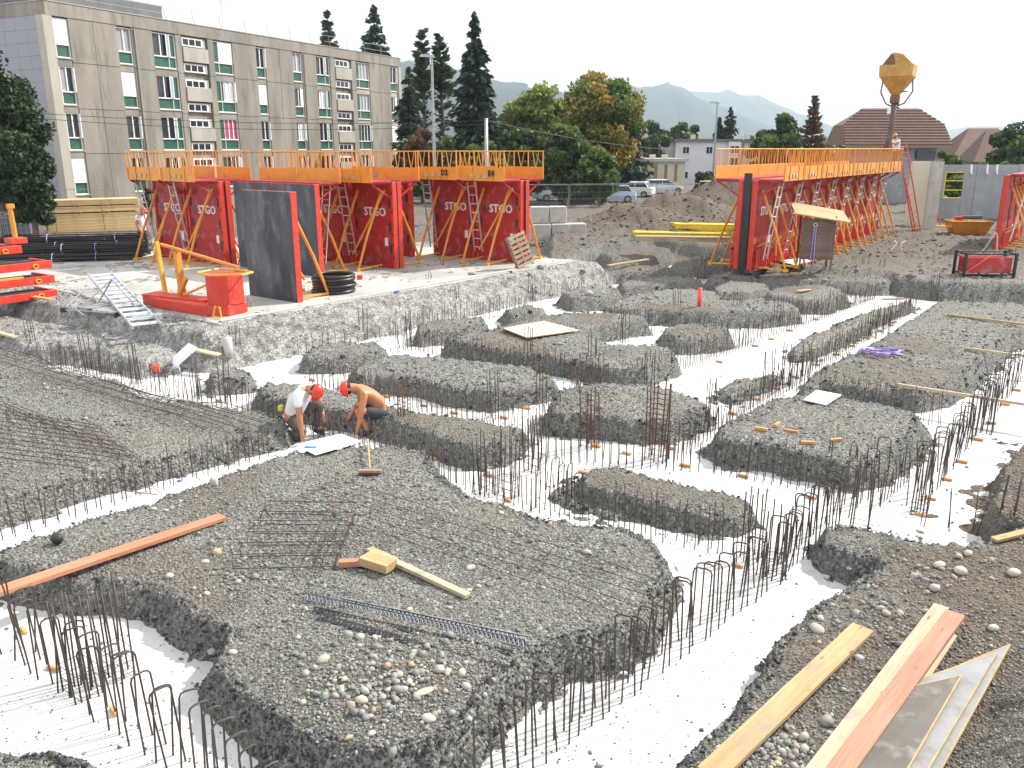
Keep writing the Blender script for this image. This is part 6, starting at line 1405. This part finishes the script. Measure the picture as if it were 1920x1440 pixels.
broad(790, 225, None, 72, 36, 'leafr', 'brownish bushy tree below the twin pines', 4000, .3, 20, 30, .22, mats=['leafd', 'leafr'])
broad(950, 190, 300, 92, 34, 'leafg', 'green tree peeking between the big spruce and the yellow-green tree', 4000, .3, 20, 44, .25)
broad(1232, 205, None, 112, 28, 'leafd', 'distant round-topped tree behind the cream building, left', 3000, .3, 18, 31, .3)
broad(1278, 203, None, 125, 30, 'leafd', 'distant tree behind the white block, left of the distant lamp', 3000, .3, 18, 32, .32)
broad(1300, 222, None, 128, 18, 'leafd', 'small distant tree beside the lamp behind the white block', 1500, .3, 12, 33, .32)
broad(1205, 254, None, 118, 38, 'leafg', 'rounded olive-green bush tree above the cream building', 5000, .3, 24, 34, .22, mats=['leafg', 'leafo', 'leafd'])
broad(1250, 240, None, 130, 34, 'leafg', 'green tree between the bush tree and the white block', 3500, .3, 20, 35, .26, mats=['leafd', 'leafg'])
broad(1470, 205, None, 84, 46, 'leafd', 'dark green tree left of the russet conifer', 8000, .3, 34, 36, .24, mats=['leafd', 'leafd', 'leafg'])
broad(1425, 232, None, 100, 28, 'leafd', 'small dark tree at the right of the white block wing', 3000, .3, 16, 37, .26)
broad(1395, 242, None, 125, 24, 'leafd', 'distant tree line lump behind the wing of the white block', 2000, .3, 12, 38, .3)
broad(1540, 245, None, 90, 26, 'leafr', 'reddish bush tree between the russet conifer and the tiled house', 3000, .3, 16, 39, .24, mats=['leafr', 'leafd'])
broad(1566, 220, 275, 100, 5, 'leafg', 'very slim upright poplar left of the tiled roof', 900, .3, 12, 40, .2, 'poplar_tree')
broad(1890, 220, None, 75, 46, 'leafd', 'spreading green tree at the right frame edge', 7000, .3, 32, 41, .24, mats=['leafd', 'leafg'])
broad(1775, 258, None, 66, 26, 'leafo', 'orange-red bush right of the tiled house', 3000, .3, 16, 42, .18, 'autumn_bush', mats=['leafo', 'leafg'])
broad(1818, 240, None, 120, 18, 'leafd', 'distant dark tree behind the far brown roof', 2000, .3, 10, 43, .3)
for k, (px, yt, r_) in enumerate(((1752, 285, 20), (1800, 288, 26), (1848, 284, 26), (1895, 286, 26))):
    broad(px, yt, None, 56, r_, 'leafg', ['first', 'second', 'third', 'fourth'][k] + ' green shrub from the left behind the grey concrete wall', 2600, .5, 14, 50 + k, .15, 'shrub', cat='shrub', grp='shrubs behind the grey wall')
broad(1325, 318, None, 84, 27, 'leafd', 'clipped dark hedge in front of the white block', 4200, .3, 30, 60, .14, 'hedge', cat='hedge', sq=.5)
broad(270, 342, None, 47, 10, 'cypress', 'small dark shrub at the foot of the apartment block by the timber stack', 1500, .7, 12, 61, .10, 'shrub', cat='shrub')
broad(-60, 370, None, 60, 60, 'leafd', 'low dark bush beyond the fence at the far left', 3000, .3, 20, 62, .2, 'shrub', cat='shrub')
# tree belt across the background so that no bare plain shows
cs = []; r_ = np.random.RandomState(77)
for k in range(260):
    D = r_.uniform(135, 175); px = r_.uniform(-500, 2400); p = PY(px, 278, D); hgt = r_.uniform(3.2, 6.4); n_ = 90
    q = r_.normal(size=(n_, 3)); q /= np.linalg.norm(q, axis=1)[:, None]; cs.append(np.array([p.x, p.y, hgt * .52]) + q * np.array([3.6, 3.6, hgt * .5]) * r_.uniform(.5, 1.05, (n_, 1)))
cs = np.concatenate(cs); o = link('far_wood', leaf_mesh('far_wood', cs, r_.uniform(.4, .8, len(cs)), np.clip(r_.normal(.35, .2, len(cs)), 0, 1), MT['leafd'], 1., None, 5)); o['kind'] = 'stuff'

# ------------------------------------------------------------------ hills
def hillmat(name, c1, c2):
    m, t, bs = mat_new(name); v = coords(t); n = noise(t, v, .012, 8, .7); t.links.new(mix(t, ramp(t, n.outputs[0], [(.35, 0.), (.65, 1.)]), c1, c2), bs.inputs['Base Color']); bs.inputs['Roughness'].default_value = 1; return m
MT['hill'] = hillmat('wooded_hillside', (.02, .04, .04), (.035, .06, .05))
def hill(prof, D, depth, name='hills'):
    xs_ = np.linspace(prof[0][0], prof[-1][0], 260); yy = np.interp(xs_, [q[0] for q in prof], [q[1] for q in prof]); V, Fq = [], []; rows = 12
    for i_, (px, py) in enumerate(zip(xs_, yy)):
        top = PY(px, py, D); nz = (vnoise(np.array([px * .06]), np.array([D]), 3)[0] * 1.0 + vnoise(np.array([px * .17]), np.array([D]), 5)[0] * .8) / F * D
        for j in range(rows):
            u = j / (rows - 1); k_ = math.sin(min(1, u / .7) * math.pi / 2) if u <= .7 else math.cos((u - .7) / .3 * math.pi / 2)
            yy_ = D - depth * .7 + depth * u; V.append((top.x * (yy_ / D) ** .3 + 25 * vnoise(np.array([px * .03]), np.array([j * 1.7]), 9)[0], yy_, max(0, top.z + nz) * k_ * (1 + .05 * vnoise(np.array([px * .05]), np.array([j * .9]), 2)[0] * (u < .65)) - .5))
    n_ = len(xs_)
    for i_ in range(n_ - 1):
        for j in range(rows - 1): a = i_ * rows + j; Fq.append((a, a + rows, a + rows + 1, a + 1))
    o = link(name, npmesh(name, np.array(V), np.array(Fq), MT['hill'], True)); o['kind'] = 'structure'
hill([(350, 250), (560, 160), (680, 128), (770, 120), (830, 128), (890, 145), (960, 160), (1040, 178), (1130, 205), (1250, 245), (1400, 272)], 1900, 900, 'near_hill')
hill([(700, 240), (900, 195), (1040, 178), (1120, 168), (1180, 164), (1222, 160), (1240, 158), (1262, 166), (1300, 184), (1340, 203), (1400, 232), (1460, 262), (1520, 275)], 3300, 1500, 'middle_hill')
hill([(1100, 200), (1200, 180), (1290, 172), (1350, 172), (1400, 182), (1440, 200), (1500, 228), (1560, 250), (1700, 262), (1800, 240), (1850, 238), (1950, 262), (2200, 272)], 5200, 2200, 'far_hill')

# ------------------------------------------------------------------ people
def skinmesh(name, verts, edges, radii, mat, parent=None, sub=2):
    m = bpy.data.meshes.new(name); m.from_pydata(verts, edges, []); o = bpy.data.objects.new(name, m); C.objects.link(o)
    md = o.modifiers.new('s', 'SKIN'); md.use_smooth_shade = True
    for k, v_ in enumerate(m.skin_vertices[0].data): rr_ = radii[k]; v_.radius = (rr_, rr_) if not isinstance(rr_, tuple) else rr_; v_.use_root = (k == 0)
    sb = o.modifiers.new('u', 'SUBSURF'); sb.levels = sub; sb.render_levels = sub
    dg = bpy.context.evaluated_depsgraph_get(); nm = bpy.data.meshes.new_from_object(o.evaluated_get(dg)); nm.name = name
    bpy.data.objects.remove(o); nm.materials.clear(); nm.materials.append(mat)
    return link(name, nm, parent)
def person(loc, rz_, J, lab, top='shirt', legs='trousers', hat='hat', shortsleeve=True, shorts=False, grp='site workers', scale=1.):
    """J: joint name -> position; one continuous body with clothes over it"""
    t = thing('person', lab, 'person', loc, rz_, grp); t.scale = (scale,) * 3
    V = lambda n_: Vector(J[n_])
    mid = lambda a, b, u: tuple(V(a).lerp(V(b), u))
    names = ['pelvis', 'waist', 'chest', 'neck', 'head', 'skull', 'shl', 'ell', 'wrl', 'shr', 'elr', 'wrr', 'hil', 'knl', 'anl', 'tol', 'hir', 'knr', 'anr', 'tor']
    J = dict(J); hd = (V('head') - V('neck')).normalized(); J['skull'] = tuple(V('head') + hd * .09)
    for s_ in 'lr':
        if 'to' + s_ not in J: J['to' + s_] = tuple(V('an' + s_) + Vector((.17, 0, -.05)))
    vs = [J[n_] for n_ in names]; ix = {n_: k for k, n_ in enumerate(names)}
    es = [('pelvis', 'waist'), ('waist', 'chest'), ('chest', 'neck'), ('neck', 'head'), ('head', 'skull'), ('chest', 'shl'), ('shl', 'ell'), ('ell', 'wrl'), ('chest', 'shr'), ('shr', 'elr'), ('elr', 'wrr'), ('pelvis', 'hil'), ('hil', 'knl'), ('knl', 'anl'), ('anl', 'tol'), ('pelvis', 'hir'), ('hir', 'knr'), ('knr', 'anr'), ('anr', 'tor')]
    rad = dict(pelvis=.14, waist=.13, chest=.15, neck=.065, head=.088, skull=.092, shl=.07, ell=.05, wrl=.036, shr=.07, elr=.05, wrr=.036, hil=.092, knl=.06, anl=.042, tol=.035, hir=.092, knr=.06, anr=.042, tor=.035)
    # hands: palm and five fingers grown from each wrist
    ev = [(ix[a], ix[b]) for a, b in es]; rr_ = [rad[n_] for n_ in names]
    for s_ in 'lr':
        w0 = V('wr' + s_); d = (w0 - V('el' + s_)).normalized(); pal = w0 + d * .06; vs.append(tuple(pal)); rr_.append(.032); pi_ = len(vs) - 1; ev.append((ix['wr' + s_], pi_))
        sd = d.cross(Vector((0, 0, 1)) if abs(d.z) < .8 else Vector((1, 0, 0))).normalized(); nr = sd.cross(d)
        for f_ in range(5):
            if f_ == 4: b_ = pal - d * .025 + sd * .035; e_ = b_ + d * .035 + sd * .02 + nr * .01
            else: b_ = pal + d * .035 + sd * (f_ - 1.5) * .021; e_ = b_ + d * (.034 - .004 * abs(f_ - 1.4)) + nr * .012
            vs += [tuple(b_), tuple(e_)]; rr_ += [.010, .008]; ev += [(pi_, len(vs) - 2), (len(vs) - 2, len(vs) - 1)]
    skinmesh('body', vs, ev, rr_, MT['skinbody'], t)
    def garment(nm, ns, mt, add, cut=None):
        sub = [e for e in es if e[0] in ns and e[1] in ns]; vv = [J[n_] for n_ in ns]; rg = [rad[n_] + add for n_ in ns]; id_ = {n_: k for k, n_ in enumerate(ns)}; ee = [(id_[a], id_[b]) for a, b in sub]
        for (a, b, u) in (cut or []): vv.append(mid(a, b, u)); rg.append((rad[a] * (1 - u) + rad[b] * u) + add); ee.append((id_[a], len(vv) - 1))
        return skinmesh(nm, vv, ee, rg, MT[mt], t)
    if top: garment('shirt', ['waist', 'pelvis', 'chest', 'shl', 'shr'], top, .03, [('chest', 'neck', .72), ('shl', 'ell', .66), ('shr', 'elr', .66), ('pelvis', 'waist', -.35)])
    if shorts: garment('shorts', ['pelvis', 'hil', 'hir'], legs, .022, [('pelvis', 'waist', .45), ('hil', 'knl', .75), ('hir', 'knr', .75)])
    else: garment('trousers', ['pelvis', 'hil', 'knl', 'hir', 'knr'], legs, .026, [('pelvis', 'waist', .6), ('knl', 'anl', .95), ('knr', 'anr', .95)])
    for s_ in 'lr': a_ = V('an' + s_); b_ = V('to' + s_); skinmesh('boot', [tuple(a_ + Vector((0, 0, .04))), tuple(a_ - Vector((0, 0, .02))), tuple(a_.lerp(b_, .6)), tuple(b_)], [(0, 1), (1, 2), (2, 3)], [.052, .056, .05, .042], MT['boot'], t, 1)
    # head details
    c_ = V('head') + hd * .05; f_ = Vector(J.get('face', (1, 0, -.2))).normalized(); f_ = (f_ - hd * f_.dot(hd)).normalized(); sd = hd.cross(f_)
    Mh = Matrix((f_, sd, hd)).transposed()
    def hl(x, y, z): return c_ + Mh @ Vector((x, y, z))
    for s_ in (-1, 1):
        MB().box(hl(.082, s_ * .03, .01), (.012, .022, .012), M=Mh).build('eye', MT['hair'], t); MB().box(hl(-.005, s_ * .088, -.005), (.035, .018, .055), M=Mh).build('ear', MT['skinbody'], t, bevel=.006)
    MB().loft([[hl(.08, -.014, -.03), hl(.08, .014, -.03), hl(.112, .01, -.03), hl(.112, -.01, -.03)], [hl(.078, -.006, .02), hl(.078, .006, .02), hl(.086, .004, .02), hl(.086, -.004, .02)]]).build('nose', MT['skinbody'], t)
    MB().box(hl(.078, 0, -.055), (.012, .04, .009), M=Mh).build('mouth', MT['redside'], t)
    if hat:
        mb = MB(); rings = []
        for z, r_ in ((.015, .118), (.04, .117), (.09, .100), (.125, .065), (.14, .02)): rings.append([hl(math.cos(k / 16 * 6.2832) * r_ * 1.12, math.sin(k / 16 * 6.2832) * r_ * .95, z) for k in range(16)])
        mb.loft(rings).build('helmet', MT[hat], t, True)
        MB().loft([[hl(.09 + .085 * math.cos(a_) * .9, .11 * math.sin(a_), .018) for a_ in np.linspace(-1.57, 1.57, 9)] , [hl(.09 + .075 * math.cos(a_) * .8, .105 * math.sin(a_), .034) for a_ in np.linspace(-1.57, 1.57, 9)]]).build('visor', MT[hat], t)
        MB().loft([[hl(math.cos(k / 12 * 6.2832) * .096 - .006, math.sin(k / 12 * 6.2832) * .092, -.035) for k in range(12)], [hl(math.cos(k / 12 * 6.2832) * .102 - .008, math.sin(k / 12 * 6.2832) * .094, .02) for k in range(12)]]).build('hair', MT['hair'], t)
    else:
        skinmesh('hair', [tuple(c_ + Mh @ Vector((-.015, 0, .02))), tuple(c_ + Mh @ Vector((-.02, 0, .075)))], [(0, 1)], [.098, .085], MT['hair'], t, 2)
    return t
# crouching man in the white shirt: faces right, bends down, one knee up, hand on the ground
q = P(565, 822, 0)
JA = dict(pelvis=(-.12, 0, .36), waist=(-.10, .0, .52), chest=(.06, 0, .75), neck=(.19, 0, .84), head=(.27, .0, .82), shl=(.12, .19, .76), ell=(.20, .30, .52), wrl=(.30, .20, .34), shr=(.13, -.19, .76), elr=(.19, -.27, .47), wrr=(.24, -.30, .15), hil=(-.12, .11, .34), knl=(.28, .20, .55), anl=(.15, .20, .09), hir=(-.12, -.11, .34), knr=(.20, -.20, .14), anr=(-.20, -.20, .09), tor=(-.33, -.20, .05), face=(.5, 0, -1))
o = person((q[0] - .02, q[1] + .05, 0), -.35, JA, 'crouching person in white T-shirt, brown trousers and red helmet, reaching down to the paper plan', scale=1.08)
MB().box((-.25, -.12, .50), (.07, .1, .1)).build('tool_pouch', MT['lemon'], o, bevel=.02)
# shirtless man: faces left, squatting and bending, arms down
q = P(688, 812, 0)
JB = dict(pelvis=(-.20, 0, .34), waist=(-.16, 0, .49), chest=(.04, 0, .70), neck=(.18, 0, .775), head=(.26, 0, .77), shl=(.08, .19, .70), ell=(.14, .27, .44), wrl=(.20, .24, .20), shr=(.09, -.19, .70), elr=(.12, -.26, .44), wrr=(.26, -.16, .30), hil=(-.2, .11, .32), knl=(.22, .20, .46), anl=(.04, .2, .09), hir=(-.2, -.11, .32), knr=(.22, -.20, .44), anr=(.02, -.2, .09), face=(.6, 0, -.8))
o = person((q[0] + .05, q[1] + .03, 0), math.pi + .25, JB, 'shirtless tanned person in dark shorts and red helmet, squatting and bent over the rebars', top=None, legs='denim', shorts=True, scale=1.08)
q2 = P(722, 800, 0); o = MB().box((0, 0, .12), (.22, .16, .20)).tube([(-.1, 0, .22), (-.06, 0, .3), (.06, 0, .3), (.1, 0, .22)], .012, 5).build('red_bucket', MT['redside'], None, bevel=.01); o.location = (q2[0] + .12, q2[1] + .02, .0); tag(o, 'red tool bucket right behind the shirtless crouching person', 'bucket')
# worker walking behind the slab at left
ST_ = dict(pelvis=(0, 0, .93), waist=(.01, 0, 1.08), chest=(.05, 0, 1.32), neck=(.10, 0, 1.48), head=(.14, 0, 1.57), shl=(.05, .19, 1.40), ell=(.06, .24, 1.12), wrl=(.16, .20, .90), shr=(.05, -.19, 1.40), elr=(.0, -.25, 1.13), wrr=(.12, -.22, .90), hil=(0, .10, .90), knl=(.12, .11, .50), anl=(.05, .11, .09), hir=(0, -.10, .90), knr=(.03, -.11, .49), anr=(-.18, -.11, .12), face=(1, 0, -.35))
q = P(236, 488, SZ); person((q[0], q[1] + 1.6, .86), -.2, ST_, 'walking person in white T-shirt, grey-brown trousers and red helmet by the rebar bundles', scale=1.03)
p = Vector(ST(45.0, -10.42)); person((p.x, p.y, .62 + PH * 1.08 + .06), math.pi + .3, dict(ST_, ell=(.2, .22, 1.2), wrl=(.38, .15, 1.3), elr=(.2, -.22, 1.2), wrr=(.36, -.15, 1.32)), 'person in white T-shirt on the far end of the high platform guiding the pouring tube', hat='bucket', scale=.98)
q = P(1572, 455, .62); person((q[0], q[1], .62), math.pi - .5, dict(ST_, chest=(.12, 0, 1.28), neck=(.2, 0, 1.42), head=(.26, 0, 1.48), shl=(.12, .19, 1.34), shr=(.12, -.19, 1.34), ell=(.25, .22, 1.1), wrl=(.45, .15, 1.1), elr=(.25, -.22, 1.08), wrr=(.42, -.16, 1.05)), 'stooping person in camouflage clothes working between the hut and the formwork', top='camo', legs='camo', hat='hat')

# ------------------------------------------------------------------ air
hm, t_, b_ = mat_new('air_haze'); t_.nodes.remove(b_); pv = t_.nodes.new('ShaderNodeVolumePrincipled'); pv.inputs['Color'].default_value = (.72, .86, 1, 1); pv.inputs['Density'].default_value = .00022; pv.inputs['Anisotropy'].default_value = .2
t_.links.new(pv.outputs[0], t_.nodes['Material Output'].inputs['Volume'])
o = MB().span((-9500, -600, -1.5), (9500, 9300, 620)).build('haze', hm); o['kind'] = 'stuff'
